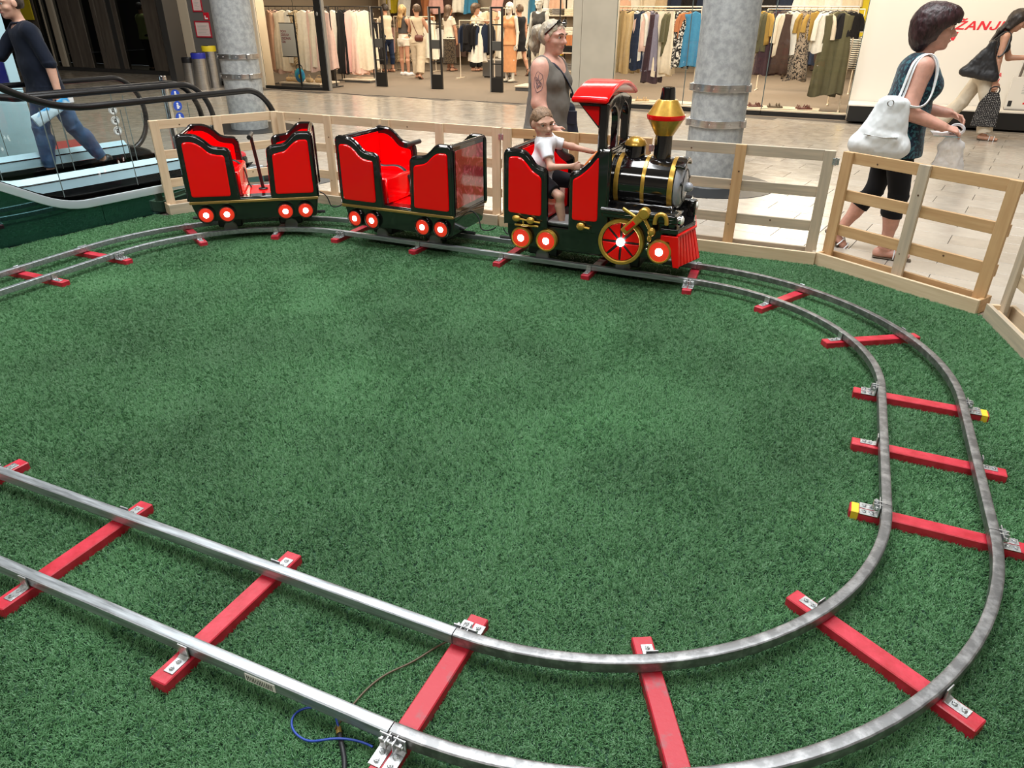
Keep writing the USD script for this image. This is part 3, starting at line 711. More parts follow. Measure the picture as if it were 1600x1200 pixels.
    # cowcatcher: two red slatted wings meeting in a point, and a side plate each
    for fx in both:
        A0, A1 = np.array([1.160, -.262]), np.array([1.215, 0.0]); B0, B1 = np.array([1.180, -.262]), np.array([1.268, 0.0])
        cc = obj('cowcatcher', fx((np.array([[*A0, .372], [*A1, .372], [*B1, .168], [*B0, .172], [*(A0 - [.03, 0]), .372], [*(A1 - [.03, 0]), .372], [*(B1 - [.03, 0]), .168], [*(B0 - [.03, 0]), .172]]), np.array([[0, 2, 1], [0, 3, 2], [4, 5, 6], [4, 6, 7], [0, 1, 5], [0, 5, 4], [3, 7, 6], [3, 6, 2], [0, 4, 7], [0, 7, 3], [1, 2, 6], [1, 6, 5]]))), 'black_satin', t, smooth=False)
        for k in range(7):
            u0, u1 = (k + .12) / 7, (k + .88) / 7
            q = lambda u, v: np.r_[(A0 + (A1 - A0) * u) * (1 - v) + (B0 + (B1 - B0) * u) * v, (.366 * (1 - v) + .176 * v)]
            nrm = np.array([.95, -.25, .25]) * .010
            c8 = [q(u0, 0), q(u1, 0), q(u1, 1), q(u0, 1)]; V = np.array(c8 + [x + nrm for x in c8])
            F = np.array([[4, 6, 5], [4, 7, 6], [0, 1, 5], [0, 5, 4], [1, 2, 6], [1, 6, 5], [2, 3, 7], [2, 7, 6], [3, 0, 4], [3, 4, 7]])
            obj('slat', fx((V, F)), 'red_gloss', cc, smooth=False)
        obj('top_bar', fx(beam((*(A0 + [.008, 0]), .378), (*(A1 + [.008, 0]), .378), .022, .016)), 'red_gloss', cc)
        obj('side_plate', fx(extrude(rounded([(1.062, .372), (1.172, .372), (1.196, .172), (1.158, .172), (1.120, .330), (1.062, .340)], .006), .012, .004, 'xz', -.256)), 'red_gloss', t)
    # wheels
    for sd in (-1, 1):
        for x, z, r_ in ((.117, .242, .074), (.299, .242, .074), (1.063, .264, .078)): lit_wheel(t, x, z, sd, r_, 'gold_paint', .240)
        cx, cz, R = .810, .296, .150
        fx = both[0] if sd < 0 else both[1]
        put = lambda m: fx(move(m, (cx, -.240, cz)))
        w = obj('driving_wheel', put(lathe([(R * .82, 0), (R, 0), (R, .028), (R * .97, .036), (R * .86, .037), (R * .82, .032), (R * .82, 0)], 56, 'y')), 'gold_paint', t, smooth=35)
        obj('wheel_back', put(lathe([(0, .002), (R * .82, .002), (R * .82, .018), (0, .018)], 48, 'y')), 'black_satin', w)
        for k in range(8):
            a0, a1 = (k + .07) * np.pi / 4 + .0, (k + .93) * np.pi / 4 + .0
            aa = np.linspace(a0, a1, 9); am = (a0 + a1) / 2
            seg = np.r_[np.c_[R * .80 * np.cos(aa), R * .80 * np.sin(aa)], [(.026 * np.cos(am), .026 * np.sin(am))]]
            obj('sector', put(extrude(seg, .012, .003, 'xz', -.017)), 'red_gloss', w, smooth=False)
        obj('hub_lamp', put(lathe([(0, .026), (.028, .026), (.028, .034), (.018, .042), (0, .045)], 20, 'y')), 'led_white', w, 'lit white hub lamp')
        # gilded valve gear
        P = lambda x, z, y=-.292: np.array([x - .10, y, z])
        def el(c, r_): return sphere(1.0, P(*c), 12, r_)
        vg = obj('valve_gear', fx(beam(P(.930, .372, -.300), P(1.052, .500, -.300), .030, .052, .008, up=(.7, 0, -.7))), 'gold_paint', t)
        obj('slot', fx(beam(P(.950, .393, -.317), P(1.000, .445, -.317), .006, .026, .003, up=(.7, 0, -.7))), 'red_gloss', vg)
        obj('rod_end', fx(move(lathe(disc_prof(.036, .046, .008), 20, 'y'), P(1.055, .503, -.275))), 'gold_paint', vg)
        obj('rod', fx(cyl(P(.915, .520), P(1.0, .475), .010, 10)), 'gold_paint', vg)
        obj('rod', fx(cyl(P(1.050, .480), P(1.105, .392), .011, 10)), 'gold_paint', vg)
        obj('rod_end', fx(join([el((1.108, .392), (.026, .022, .030)), el((1.098, .350), (.015, .013, .024))])), 'gold_paint', vg)
        obj('pipe_loop', fx(tube(spline([P(1.124, .442), P(1.127, .480), P(1.142, .503), P(1.160, .507), P(1.180, .500), P(1.192, .480), P(1.196, .446)]), .0135, 10)), 'gold_paint', t)
        og = obj('ornament', fx(join([el((.192, .378), (.032, .020, .022)), el((.294, .374), (.030, .020, .024)), cyl(P(.19, .378), P(.362, .366), .007, 8), cyl(P(.24, .372), P(.245, .335), .006, 8)])), 'gold_paint', t, 'gold ornament of two studs on a rod')
        obj('foot_bar', fx(beam(P(.180, .336), P(.352, .340), .014, .012)), 'gold_paint', og)
        obj('ornament', fx(join([el((.645, .374), (.030, .020, .026)), cyl(P(.64, .374), P(.705, .366), .008, 8)])), 'gold_paint', t, 'gold stud')
        obj('stud', fx(sphere(.013, P(1.086, .306, -.262), 10)), 'chrome', t); obj('stud', fx(sphere(.013, P(1.082, .270, -.262), 10)), 'chrome', t)
    for x in (.22, .80):
        obj('bogie', box2(x - .11, x + .11, -.12, .12, .090, .19, .01), 'black_satin', t)
        for sd in (-1, 1): obj('running_wheel', lathe([(0, 0), (.046, 0), (.050, .004), (.050, .024), (.043, .030), (0, .030)], 24, 'y', (x, sd * .118 + .015, .0883)), 'wheel_grey', t)
    obj('coupling_bar', tube(np.array([(-.16, 0, .145), (.10, 0, .150)]), .012, 8), 'black_satin', t)
    obj('coupling_cable', tube(spline([(.01, .0, .29), (-.04, .0, .25), (-.06, .0, .19), (-.10, .02, .165), (-.15, .03, .20)]), .0045, 6), 'cable_black', t)
    # steering wheel
    c = np.array([.510, -.02, .735]); ax = np.array([-.80, 0, .60]); u = np.array([0, 1., 0]); v2 = np.cross(ax, u)
    a = np.arange(36) / 36 * 2 * np.pi
    sw = obj('steering_wheel', tube(c + .085 * (np.cos(a)[:, None] * u + np.sin(a)[:, None] * v2), .012, 10, closed=True), 'orange_plastic', t)
    obj('spoke', join([cyl(c + .085 * (math.cos(k) * u + math.sin(k) * v2), c, .009, 8) for k in (0.5, 2.6, 4.7)] + [sphere(.024, c, 12)]), 'orange_plastic', sw)
    obj('column', cyl(c, c - ax * .11, .013, 10), 'black_satin', sw)
make_loco()
# ================================================================== shop front, walls, columns
def wall(name, label, m, mt, **k):
    return obj(name, m, mt, smooth=False, kind='structure', label=label, **k)
SY = 10.80
wall('floor_shop', 'brown carpet floor of the clothes shop', box2(-13.0, 7.2, 10.58, 19.8, -0.25, 0.0, 0), 'shop_carpet')
wall('trim_1', 'dark edge strip where the shop carpet meets the mall tiles', box2(-10.2, -1.9, 10.545, 10.585, -0.02, 0.004, 0.001), 'bronze_panel')
wall('ceiling_shop', 'pale ceiling of the clothes shop', box2(-13.0, 7.2, 11.02, 19.8, 3.02, 3.15, 0), 'shop_cream')
wall('wall_shop_back', 'bright cream back wall of the clothes shop', box2(-13.0, 7.2, 19.6, 19.8, 0, 3.02, 0), 'shop_wall')
wall('wall_shop_left', 'cream side wall of the clothes shop', box2(-13.1, -12.9, 12.5, 19.6, 0, 3.02, 0), 'shop_wall')
wall('wall_shop_right', 'cream side wall at the right of the clothes shop', box2(7.1, 7.3, 11.1, 19.6, 0, 3.02, 0), 'shop_cream')
wall('wall_fascia', 'pale fascia above the shop front', box2(-12.4, 7.2, SY + .02, SY + .22, 3.0, 4.6, 0), 'white_wall')
gw = thing('wall_grey', 'dark grey wall with red-framed notices between bins and concrete column', kind='structure')
obj('wall_face', box2(-12.3, -10.36, SY + .08, SY + .28, 0, 3.0, 0), 'grey_wall', gw, smooth=False)
obj('baseboard', box2(-11.9, -10.36, SY + .055, SY + .08, 0, .09, .003), 'black_metal', gw, smooth=False)
obj('corner_strip', box2(-12.32, -12.05, SY + .05, SY + .30, 0, 3.0, .004), 'beige_trim', gw, smooth=False)
cf = thing('trim_2', 'cream door-frame pilaster at the left end of the shop window', kind='structure')
obj('pilaster', box2(-10.36, -10.02, SY - .02, SY + .28, 0, 3.0, .006), 'cream_frame', cf, smooth=False)
obj('edge_bead', box2(-10.06, -10.02, SY - .035, SY - .02, 0, 3.0, .003), 'shop_cream', cf, smooth=False)
# the rest of the hall, outside the picture
wall('wall_hall_front', 'far wall of the hall, behind the camera', box2(-26, 12, -14.3, -14, 0, 9.6, 0), 'beige_trim')
wall('wall_hall_right', 'right side wall of the hall', box2(12, 12.3, -14, 20, 0, 9.6, 0), 'beige_trim')
wall('wall_hall_left', 'left side wall of the hall', box2(-26.3, -26, -14, 15, 0, 9.6, 0), 'grey_wall')
wall('wall_hall_upper', 'upper storey wall above the shops', box2(-26, 12, SY + .22, SY + .4, 4.6, 9.6, 0), 'beige_trim')
wall('wall_gap_right', 'plain wall right of the poster wall', box2(7.1, 12, SY + .02, SY + .22, 0, 4.6, 0), 'beige_trim')
wall('ceiling', 'ceiling of the hall with its skylights', box2(-26, 12, -14, 11.2, 9.6, 9.8, 0), 'white_wall')
wall('ceiling_left', 'soffit above the dark front', box2(-26, -12.3, SY + .02, 15, 3.4, 4.6, 0), 'dark_wall')
# the dark glazed front on the far left
dw = thing('wall_left_far', 'tall dark front of bronze panels and black glass', kind='structure')
DY = 12.35
X = lambda u: -17.43 + (u - 120) * 0.0236
wall('wall_lobby_back', 'dark back wall behind the black glass front', box2(-26, -13.2, DY + 2.4, DY + 2.6, 0, 3.4, 0), 'dark_wall')
wall('wall_lobby_side', 'dark side wall between the glass front and the grey wall', box2(-13.25, -13.05, SY + .3, DY + 2.4, 0, 3.4, 0), 'dark_wall')
obj('plinth', box2(-26, -13.25, DY - .02, DY + .10, 0, .10, .004), 'dark_wall', dw, smooth=False)
obj('lintel', box2(-26, -13.25, DY - .02, DY + .10, 3.0, 3.4, .004), 'dark_wall', dw, smooth=False)
for u0, u1, m, pr in ((-140, -60, 'bronze_panel', 0), (-60, 26, 'smoked_glass', 0), (26, 42, 'bronze_panel', .02), (42, 52, 'smoked_glass', 0), (52, 55, 'beige_trim', .01), (55, 64, 'smoked_glass', 0), (64, 67, 'bronze_panel', .02), (67, 76, 'beige_trim', .06), (76, 84, 'smoked_glass', 0), (84, 101, 'bronze_panel', .02), (101, 112, 'bronze_panel', -.01), (112.5, 120, 'bronze_panel', .02),
                      (120, 136, 'smoked_glass', 0), (136, 143, 'bronze_panel', .01), (145, 161, 'bronze_panel', .03), (161, 169, 'dark_wall', -.01), (169, 177, 'bronze_panel', .0), (177, 218, 'smoked_glass', 0), (218, 239, 'bronze_panel', .03), (239, 249, 'dark_wall', 0), (249, 262, 'bronze_panel', .0), (262, 287, 'dark_wall', -.02)):
    obj('glass_pane' if m == 'smoked_glass' else 'panel', (np.array([[X(u0), DY, .1], [X(u1), DY, .1], [X(u1), DY, 3.0], [X(u0), DY, 3.0]]), np.array([[0, 1, 2], [0, 2, 3]])) if m == 'smoked_glass' else box2(X(u0) + .006, X(u1) - .006, DY - pr, DY + .08, .10, 3.0, .003), m, dw, smooth=False)
wall('floor_lobby', 'dim stone floor in front of and behind the black glass front', box2(-26, -13.25, 10.58, DY + 2.4, -.2, -.002, 0), 'tile_b')
ys_ = obj('yellow_poster', box2(X(16), X(41), DY - .10, DY - .07, 1.28, 2.6, .004), 'bin_yellow', smooth=False, label='yellow poster on the dark front behind the man in the navy shirt', cat='poster')
# left display window: front pane, angled pane, black post
def pane(name, label, p, q, z0, z1, base=None):
    p, q = np.array(p, float), np.array(q, float)
    w = thing(name, label, kind='structure')
    obj('pane', (np.array([[*p, z0], [*q, z0], [*q, z1], [*p, z1]]), np.array([[0, 1, 2], [0, 2, 3]])), 'window_glass', w, smooth=False)
    for e in (p, q): obj('pane_edge', beam((*e, z0), (*e, z1), .010, .004, .001, up=(0, 1, 0)), 'glass_edge', w, smooth=False)
    obj('sill', beam((*p, base / 2), (*q, base / 2), .09, base, .004), 'black_metal', w, smooth=False)
    return w
pane('window_1', 'shop window pane at the left, in front of the long cream dresses', (-10.02, SY), (-9.02, SY), .06, 3.0, .06)
pane('window_2', 'angled shop window pane beside the black door post', (-9.02, SY), (-8.50, SY + .16), .06, 3.0, .06)
bp = thing('trim_3', 'black upright post at the left side of the shop entrance', kind='structure')
obj('post', box2(-8.56, -8.40, SY + .10, SY + .24, 0, 3.0, .004), 'black_metal', bp, smooth=False)
obj('edge_profile', box2(-8.395, -8.36, SY + .11, SY + .20, 0, 3.0, .003), 'gate_grey', bp, smooth=False)
obj('sensor', sphere(.03, (-8.48, SY + .09, 1.50), 10, (1, .4, 1.3)), 'gate_grey', bp)
pane('window_3', 'shop window pane to the right of the entrance, behind the woman with the tattoo', (-3.60, SY), (-2.74, SY), .06, 3.0, .06)
st = thing('wall_stone_panel', 'pale stone-coloured panel beside the entrance, above the locomotive roof', kind='structure')
obj('panel', box2(-2.735, -2.575, SY - .02, SY + .14, 0, 3.0, .004), 'stone_panel', st, smooth=False)
obj('panel', box2(-2.570, -1.930, SY - .02, SY + .14, 0, 3.0, .004), 'stone_panel', st, smooth=False)
for k, (x0, x1) in enumerate(((-1.925, -.62), (-.615, .74), (.745, 2.10))):
    pn_ = pane('window_%d' % (4 + k), ('shop window pane above the locomotive, before the tan trousers', 'shop window pane behind the concrete column', 'shop window pane right of the column, before the sandals')[k], (x0, SY), (x1, SY), .10, 3.0, .07)
    obj('ledge', box2(x0, x1, SY - .05, SY + .05, .0705, .098, .003), 'cream_frame', pn_, smooth=False)
ww = thing('wall_right', 'white poster wall with red sale lettering', kind='structure')
obj('wall_face', box2(2.105, 7.1, 10.96, 11.1, 0, 3.0, .004), 'white_wall', ww, smooth=False)
for x in (3.02, 4.40, 5.9): obj('seam', box2(x, x + .006, 10.957, 10.961, .3, 3.0, .0005), 'sign_grey', ww, smooth=False)
for s, x, z, h, it in (('ZNIŽANJE', 2.95, 1.355, .112, .22), ('CEN', 2.95, 1.205, .112, .22), ('NOVA', 3.93, .715, .052, .12), ('JU', 4.04, .635, .052, .12)):
    obj('lettering', stand_text((lambda m: (m[0] * np.array([1.42 if h > .1 else 1.1, 1, 1]), m[1]))(text(s, h, .003, True, it)), (x, 10.9585, z)), 'poster_red', ww, smooth=False)
bn = thing('bench', 'low black bench with a pale top along the white poster wall', 'bench')
obj('bench_top', box2(2.10, 7.0, 10.36, 10.95, .262, .285, .004), 'white_wall', bn, smooth=False)
obj('bench_body', box2(2.12, 7.0, 10.375, 10.94, .03, .262, .004), 'bench_black', bn, smooth=False)
for x in (2.4, 4.5, 6.6): obj('foot', box2(x, x + .08, 10.5, 10.8, 0, .03, .002), 'bench_black', bn, smooth=False)
ps = thing('notice_stand', 'pale printed notice on a stand at the right edge, with a small red mark', 'notice', (4.42, 10.62, .285))
obj('base', box2(-.16, .50, -.05, .05, 0, .015, .003), 'gate_grey', ps, smooth=False)
obj('board', box2(-.16, .50, -.008, .008, .015, .46, .002), 'white_wall', ps, smooth=False)
for k in range(7): obj('print_line', box2(.0, .40 - .05 * (k % 3), -.0095, -.0078, .36 - .022 * k, .366 - .022 * k, 0), 'sign_grey', ps, smooth=False)
obj('red_mark', box2(.06, .13, -.0098, -.0078, .085, .11, 0), 'poster_red', ps, smooth=False)
obj('dark_mark', box2(-.13, -.08, -.0098, -.0078, .05, .13, 0), 'ink_dark', ps, smooth=False)
pk = thing('display_rod', 'dark slanted rod against the white wall at the right edge', 'rod', (4.36, 10.80, .285))
obj('rod', cyl((-.02, 0, .0), (.06, .08, .95), .018, 8), 'bronze_panel', pk)
obj('rod_foot', lathe(disc_prof(.06, .02, .005), 14, c=(-.02, 0, 0)), 'bronze_panel', pk)
# notices on the grey wall
def notice(label, x0, x1, z0, z1, rows):
    t = thing('framed_notice', label, 'notice', ((x0 + x1) / 2, SY + .08, z0))
    w, h = (x1 - x0) / 2, z1 - z0
    obj('frame', extrude([(-w, 0), (w, 0), (w, h), (-w, h)], .018, .004, 'xz', 0, hole=[(-w + .03, .03), (w - .03, .03), (w - .03, h - .03), (-w + .03, h - .03)]), 'red_frame', t, smooth=False)
    obj('sheet', box2(-w + .03, w - .03, -.008, -.001, .03, h - .03, 0), 'pink_paper', t, smooth=False)
    for k in range(rows): obj('print_line', box2(-w + .08, w - .09 - .03 * (k % 3), -.0095, -.008, h - .09 - k * .030, h - .082 - k * .030, 0), 'sign_grey', t, smooth=False)
notice('square red-framed notice above the waste bins', -11.93, -11.46, 1.00, 1.34, 7)
notice('upper red-framed notice, cut off by the top edge of the picture', -11.90, -11.60, 1.52, 1.98, 11)
t = thing('fire_sign', 'small red and white sign between the two framed notices', 'sign', (-11.53, SY + .08, 1.36))
obj('plate', box2(-.08, .08, -.012, 0, 0, .15, .002), 'sign_stop', t, smooth=False)
obj('pictogram', box2(-.05, .04, -.0135, -.0118, .015, .045, 0), 'sign_white', t, smooth=False); obj('pictogram', box2(-.05, -.02, -.0135, -.0118, .045, .09, 0), 'sign_white', t, smooth=False)
# waste bins
for lb, x, y, h, m in (('steel waste bin with a black lid, leftmost of three', -11.42, 10.02, .64, 'bin_black'), ('steel waste bin with a blue lid, middle of three', -11.03, 9.93, .74, 'bin_blue'), ('steel waste bin with a yellow lid, hindmost of three', -11.12, 10.36, .86, 'bin_yellow')):
    t = thing('waste_bin', lb, 'waste bin', (x, y, 0), 0, 'steel waste bins by the grey wall')
    obj('body', lathe([(0, 0), (.150, 0), (.152, .01), (.148, h - .10), (.0, h - .10)], 28), 'steel_band', t)
    l = obj('lid', lathe([(.0, h - .11), (.153, h - .11), (.154, h - .02), (.145, h), (0, h)], 28), m, t)
    obj('slot', box(.16, .02, .012, (0, -.09, h + .003), .003), 'ink_dark', l, smooth=False)
# concrete columns with steel bands and polished black base rings
for lb, x, y, bz in (('round grey concrete column with two steel bands, behind the locomotive chimney', .91, 4.88, (.62, .945)), ('round grey concrete column with two steel bands, behind the escalators', -6.14, 5.92, (.735, .995))):
    t = thing('concrete_column', lb, 'column', (x, y, 0))
    obj('shaft', lathe([(0, .0), (.268, .0), (.268, 4.6), (0, 4.6)], 64), 'concrete', t, smooth=40)
    obj('base_ring', lathe([(.268, 0.0005), (.66, 0.0005), (.66, .004), (.655, .0055), (.268, .0055)], 64), 'black_stone', t, smooth=30)
    for z in bz:
        b = obj('steel_band', lathe([(.268, z - .033), (.283, z - .033), (.284, z - .031), (.284, z + .031), (.283, z + .033), (.268, z + .033)], 64), 'steel_band', t, smooth=30)
        obj('clamp_bolt', join([sphere(.008, (.285 * math.cos(a), .285 * math.sin(a), z), 8) for a in np.radians((-170, -130, -95, -55, -20))] ), 'chrome', b)
    for s in (-1, 1):
        a = math.radians(205 if s < 0 else -22)
        for z in bz: obj('band_lug', box(.035, .05, .066, (.297 * math.cos(a), .297 * math.sin(a), z), .004, a), 'steel_band', t, smooth=False)

# ================================================================== escalators
def esc_rise(s, start, R):
    d = max(0.0, start - s); k = 0.58
    return d * d / (2 * R) if d < k * R else k * R * k / 2 + k * (d - k * R)
S0 = -2.6
def esc_line(z, start, R, s1, t, n=40):
    return np.array([[s, t, z + esc_rise(s, start, R)] for s in np.linspace(s1, S0, n)])
def handrail_path(t, zt=.915, start=-.25, R=.95, send=1.30):
    top = [[s, t, zt + esc_rise(s, start, R)] for s in np.linspace(S0, send - .12, 36)]
    rr = .385
    a = np.linspace(np.pi / 2, -np.pi * .40, 22)
    cz = zt - rr
    arc = [[send - .04 + rr * .80 * math.cos(x), t, cz + rr * math.sin(x)] for x in a]
    end = [[arc[-1][0] - .12, t, arc[-1][2] - .05]]
    return np.array(top + arc + end)
def balustrade(par, t, side, near=False):
    """side: the direction (+1 / -1 in t) of the step band."""
    P = handrail_path(t)
    hr = obj('handrail', sweep(rounded([(-.040, -.016), (.040, -.016), (.040, .016), (-.040, .016)], .014, 4), P, up=(0, 1, 0)) if False else tube(P, .027, 12), 'handrail_rubber', par)
    # glass in panels
    edges = [1.52, .62, .0, -.62, -1.30, -1.98, S0]
    for k in range(len(edges) - 1):
        a, b = edges[k], edges[k + 1]
        ss = np.linspace(a - .004, b + .004, 14)
        def topz(s):
            z = .868 + esc_rise(s, -.25, .95)
            if s > 1.14: z = .53 + math.sqrt(max(.0, .335 ** 2 - ((s - 1.14) / 1.08) ** 2)) if s < 1.14 + .35 else .53
            return z
        low = [(s, .255 + esc_rise(s, -.5, .62)) for s in ss]; high = [(s, max(topz(s), .30)) for s in ss[::-1]]
        pl = np.array(low + high); tri = np.asarray(mapbox_earcut.triangulate_float64(pl, np.array([len(pl)], np.uint32))).reshape(-1, 3).astype(int)
        gp = obj('glass_panel', (np.c_[pl[:, 0], np.full(len(pl), t), pl[:, 1]], tri), 'balustrade_glass', par, smooth=False)
        obj('panel_edge', join([beam((a - .002, t, pl[0, 1]), (a - .002, t, pl[-1, 1]), .008, .0018, .0005, up=(0, 1, 0)) if abs(pl[0, 1] - pl[-1, 1]) > .01 else box2(a - .003, a, t - .004, t + .004, .27, .29, 0)]), 'glass_edge', gp, smooth=False)
    # inner skirt, sloped inner deck, outer deck
    sgn = side
    for nm, o0, z0, o1, z1, mt in (('lower_skirt', .088, -.02, .088, .122, 'esc_black'), ('skirt', .085, .125, .085, .206, 'esc_black' if near else 'esc_deck'), ('inner_deck', .080, .218, .020, .262, 'esc_black' if near else 'esc_deck'), ('outer_deck', -.022, .205, -.085, .200, 'esc_black')):
        ss = np.linspace(1.22, S0, 50)
        V, F = [], []
        for s in ss:
            r_ = esc_rise(s, -.5, .62)
            for o, z in ((o0, z0), (o1, z1)):
                V.append((s, t + sgn * o, z + r_)); 
            nn = np.array([z1 - z0, -(o1 - o0)]); nn = nn / max(np.linalg.norm(nn), 1e-6) * .006
            V.append((s, t + sgn * (o1 - nn[0]), z1 + r_ - nn[1] * 1)); V.append((s, t + sgn * (o0 - nn[0]), z0 + r_ - nn[1] * 1))
        for k in range(len(ss) - 1):
            A, B = 4 * k, 4 * k + 4
            for i in range(4):
                j = (i + 1) % 4; F += [(A + i, A + j, B + j), (A + i, B + j, B + i)]
        F += [(0, 2, 1), (0, 3, 2)]; n_ = 4 * (len(ss) - 1); F += [(n_, n_ + 1, n_ + 2), (n_, n_ + 2, n_ + 3)]
        m = trimesh.Trimesh(np.array(V), np.array(F), process=False); trimesh.repair.fix_normals(m)
        obj(nm, (m.vertices, m.faces), mt, par, smooth=30)
    obj('brush_strip', tube(esc_line(.212, -.5, .62, 1.2, t + sgn * .083), .007, 6), 'esc_black', par)
    nb = obj('newel_base', extrude(rounded([(1.0, .02), (1.56, .02), (1.50, .12), (1.30, .20), (1.0, .20)], .05), .15, .02, 'xz', t + .075), 'esc_black', par)
    obj('handrail_inlet', tube(np.array([[1.30, t, .150], [1.20, t, .120]]), .045, 12), 'black_satin', nb)
def escalator(label, t0, t1, clad):
    e = thing('escalator', label, 'escalator', (*ESC_O, 0), ESC_RZ)
    balustrade(e, t0, +1, True); balustrade(e, t1, -1)
    # steps and landing plates
    obj('landing_plate', box2(.55, 1.20, t0 + .09, t1 - .09, -.02, .006, .002), 'landing_grey', e, smooth=False)
    obj('landing_plate', box2(1.205, 2.0, t0 - .36 if clad else t0 - .10, t1 + .10, -.02, .006, .002), 'landing_grey', e, smooth=False)
    obj('comb_plate', box2(.44, .545, t0 + .09, t1 - .09, -.02, .009, .002), 'chrome', e, smooth=False)
    k = 0
    s = .42
    while s > S0 + .3:
        z = esc_rise(s - .2, -.30, .5)
        z = 0.0 if z < .01 else round(z / .205) * .205 if z > .30 else z
        st_ = obj('step', box2(s - .385, s, t0 + .092, t1 - .092, z - .16, z, .004), 'esc_step', e, smooth=False)
        obj('tread_ridges', join([box2(s - .380, s - .004, yy, yy + .006, z, z + .007, .001) for yy in np.linspace(t0 + .10, t1 - .11, 36)]), 'esc_step', st_, smooth=False)
        obj('nosing', join([box2(s - .380, s - .004, yy, yy + .012, z + .0015, z + .0085, .001) for yy in (t0 + .094, t1 - .106)]), 'yellow_tape' if False else 'esc_rim', st_, smooth=False)
        s -= .39
    if clad:
        # outer rim and dark mirror-bright side cladding towards the toy railway
        ss = np.linspace(1.22, S0, 60)
        sec = rounded([(-.016, -.033), (.016, -.033), (.016, .033), (-.016, .033)], .010, 3)
        P = np.array([[s, .004, .212 + esc_rise(s, -.5, .62)] for s in ss])
        obj('outer_rim', sweep(sec, P), 'esc_rim', e, smooth=40)
        deck = np.array([[s, .055, .205 + esc_rise(s, -.5, .62)] for s in ss])
        obj('outer_deck', sweep([(-.05, -.006), (.05, -.006), (.05, .006), (-.05, .006)], deck), 'esc_black', e, smooth=False)
        for a, b in ((1.22, -.41), (-.414, -1.55), (-1.554, S0)):
            q = np.linspace(a, b, 20)
            poly = [(s, .012) for s in q] + [(s, .180 + esc_rise(s, -.5, .62)) for s in q[::-1]]
            obj('side_cladding', extrude(np.array(poly), .012, 0, 'xz', .018), 'clad_mirror', e, smooth=False)
        obj('end_cladding', box2(1.20, 1.222, .01, t0 + .1, .01, .20, .004), 'esc_black', e, smooth=False)
    return e
e1 = escalator('near escalator with glass sides and black handrails, rising out of the picture at the left', .12, 1.15, True)
e2 = escalator('far escalator with glass sides, on which the man in the navy shirt walks', 1.36, 2.45, False)
def sticker(par, s, t, z, r, base, ring=None, fig=None):
    b = obj('sticker', move(lathe([(0, 0), (r, 0), (r, .002), (0, .002)], 24, 'y'), (s, t - .0055, z)), base, par)
    return b
for z in (.72, .61, .83):
    k = sticker(e1, 1.17, 1.15, z, .048, 'sign_blue')
    obj('pictogram', join([move(lathe([(0, 0), (.011, 0), (.011, .001), (0, .001)], 10, 'y'), (1.17, 1.1423, z + .022)), box2(1.158, 1.182, 1.1413, 1.1423, z - .028, z + .010, 0), box2(1.178, 1.194, 1.1413, 1.1423, z - .014, z - .002, 0)]), 'sign_white', k, smooth=False)
for z in (.585, .475, .365):
    k = sticker(e2, 1.19, 2.45, z, .050, 'sign_white')
    a = np.arange(24) / 24 * 2 * np.pi
    obj('prohibition_ring', join([tube(np.stack([1.19 + .043 * np.cos(a), np.full(24, 2.4418), z + .043 * np.sin(a)], 1), .005, 6, closed=True), cyl((1.162, 2.4418, z + .03), (1.218, 2.4418, z - .03), .0045, 6)]), 'sign_grey', k)
    obj('pictogram', box2(1.176, 1.204, 2.4413, 2.4423, z - .02, z + .022, 0), 'ink_dark', k, smooth=False)
k = sticker(e2, .86, 2.45, .215 + .03, .052, 'sign_stop')
def esc_text(par, s_, h, s, t, z, mt): obj('lettering', stand_text(text(s_, h, .001, True), (s, t, z)), mt, par, smooth=False)
w_ = text('STOP', .026, .001, True)[0][:, 0].max()
obj('lettering', (lambda m: (m[0] * np.array([1, 1, 1]), m[1]))(move((np.stack([w_ - text('STOP', .026, .001, True)[0][:, 0], text('STOP', .026, .001, True)[0][:, 2] * -1, text('STOP', .026, .001, True)[0][:, 1]], 1), text('STOP', .026, .001, True)[1][:, ::-1]), (.86 - w_ / 2, 2.4420, .232))), 'sign_white', k, smooth=False) if False else obj('lettering', stand_text(text('STOP', .026, .001, True), (.86 - w_ / 2, 2.4420, .232)), 'sign_white', k, smooth=False)
rm = thing('entrance_mat', 'red floor mat at the foot of the escalators', 'mat', (*ESC_O, 0), ESC_RZ)
obj('mat_pile', box2(.95, 1.75, 2.60, 4.6, .0, .010, .004), 'mat_red', rm, smooth=False)
obj('mat_border', join([box2(.93, .949, 2.58, 4.62, 0, .007, .002), box2(1.751, 1.77, 2.58, 4.62, 0, .007, .002), box2(.949, 1.751, 2.58, 2.599, 0, .007, .002)]), 'black_satin', rm, smooth=False)
po = thing('steel_bollard', 'upright steel post between the escalators and the fence', 'bollard', (-5.42, 3.84, 0))
obj('post', lathe([(0, 0), (.045, 0), (.045, .885), (.040, .90), (0, .90)], 24), 'chrome', po)
obj('foot_plate', lathe(disc_prof(.085, .012, .004), 24), 'chrome', po); obj('cap_seam', lathe([(.0452, .84), (.0465, .842), (.0465, .850), (.0452, .852)], 24), 'black_satin', po)
dm_ = thing('stop_button', 'small red dome on the floor by the escalator, seen through the fence', 'button', (*esc_xy(1.90, 1.255), .006))
obj('housing', lathe(disc_prof(.07, .10, .01), 20), 'esc_black', dm_); obj('dome', lathe([(.062, .10), (.058, .125), (.035, .148), (0, .155)], 20), 'sign_stop', dm_)
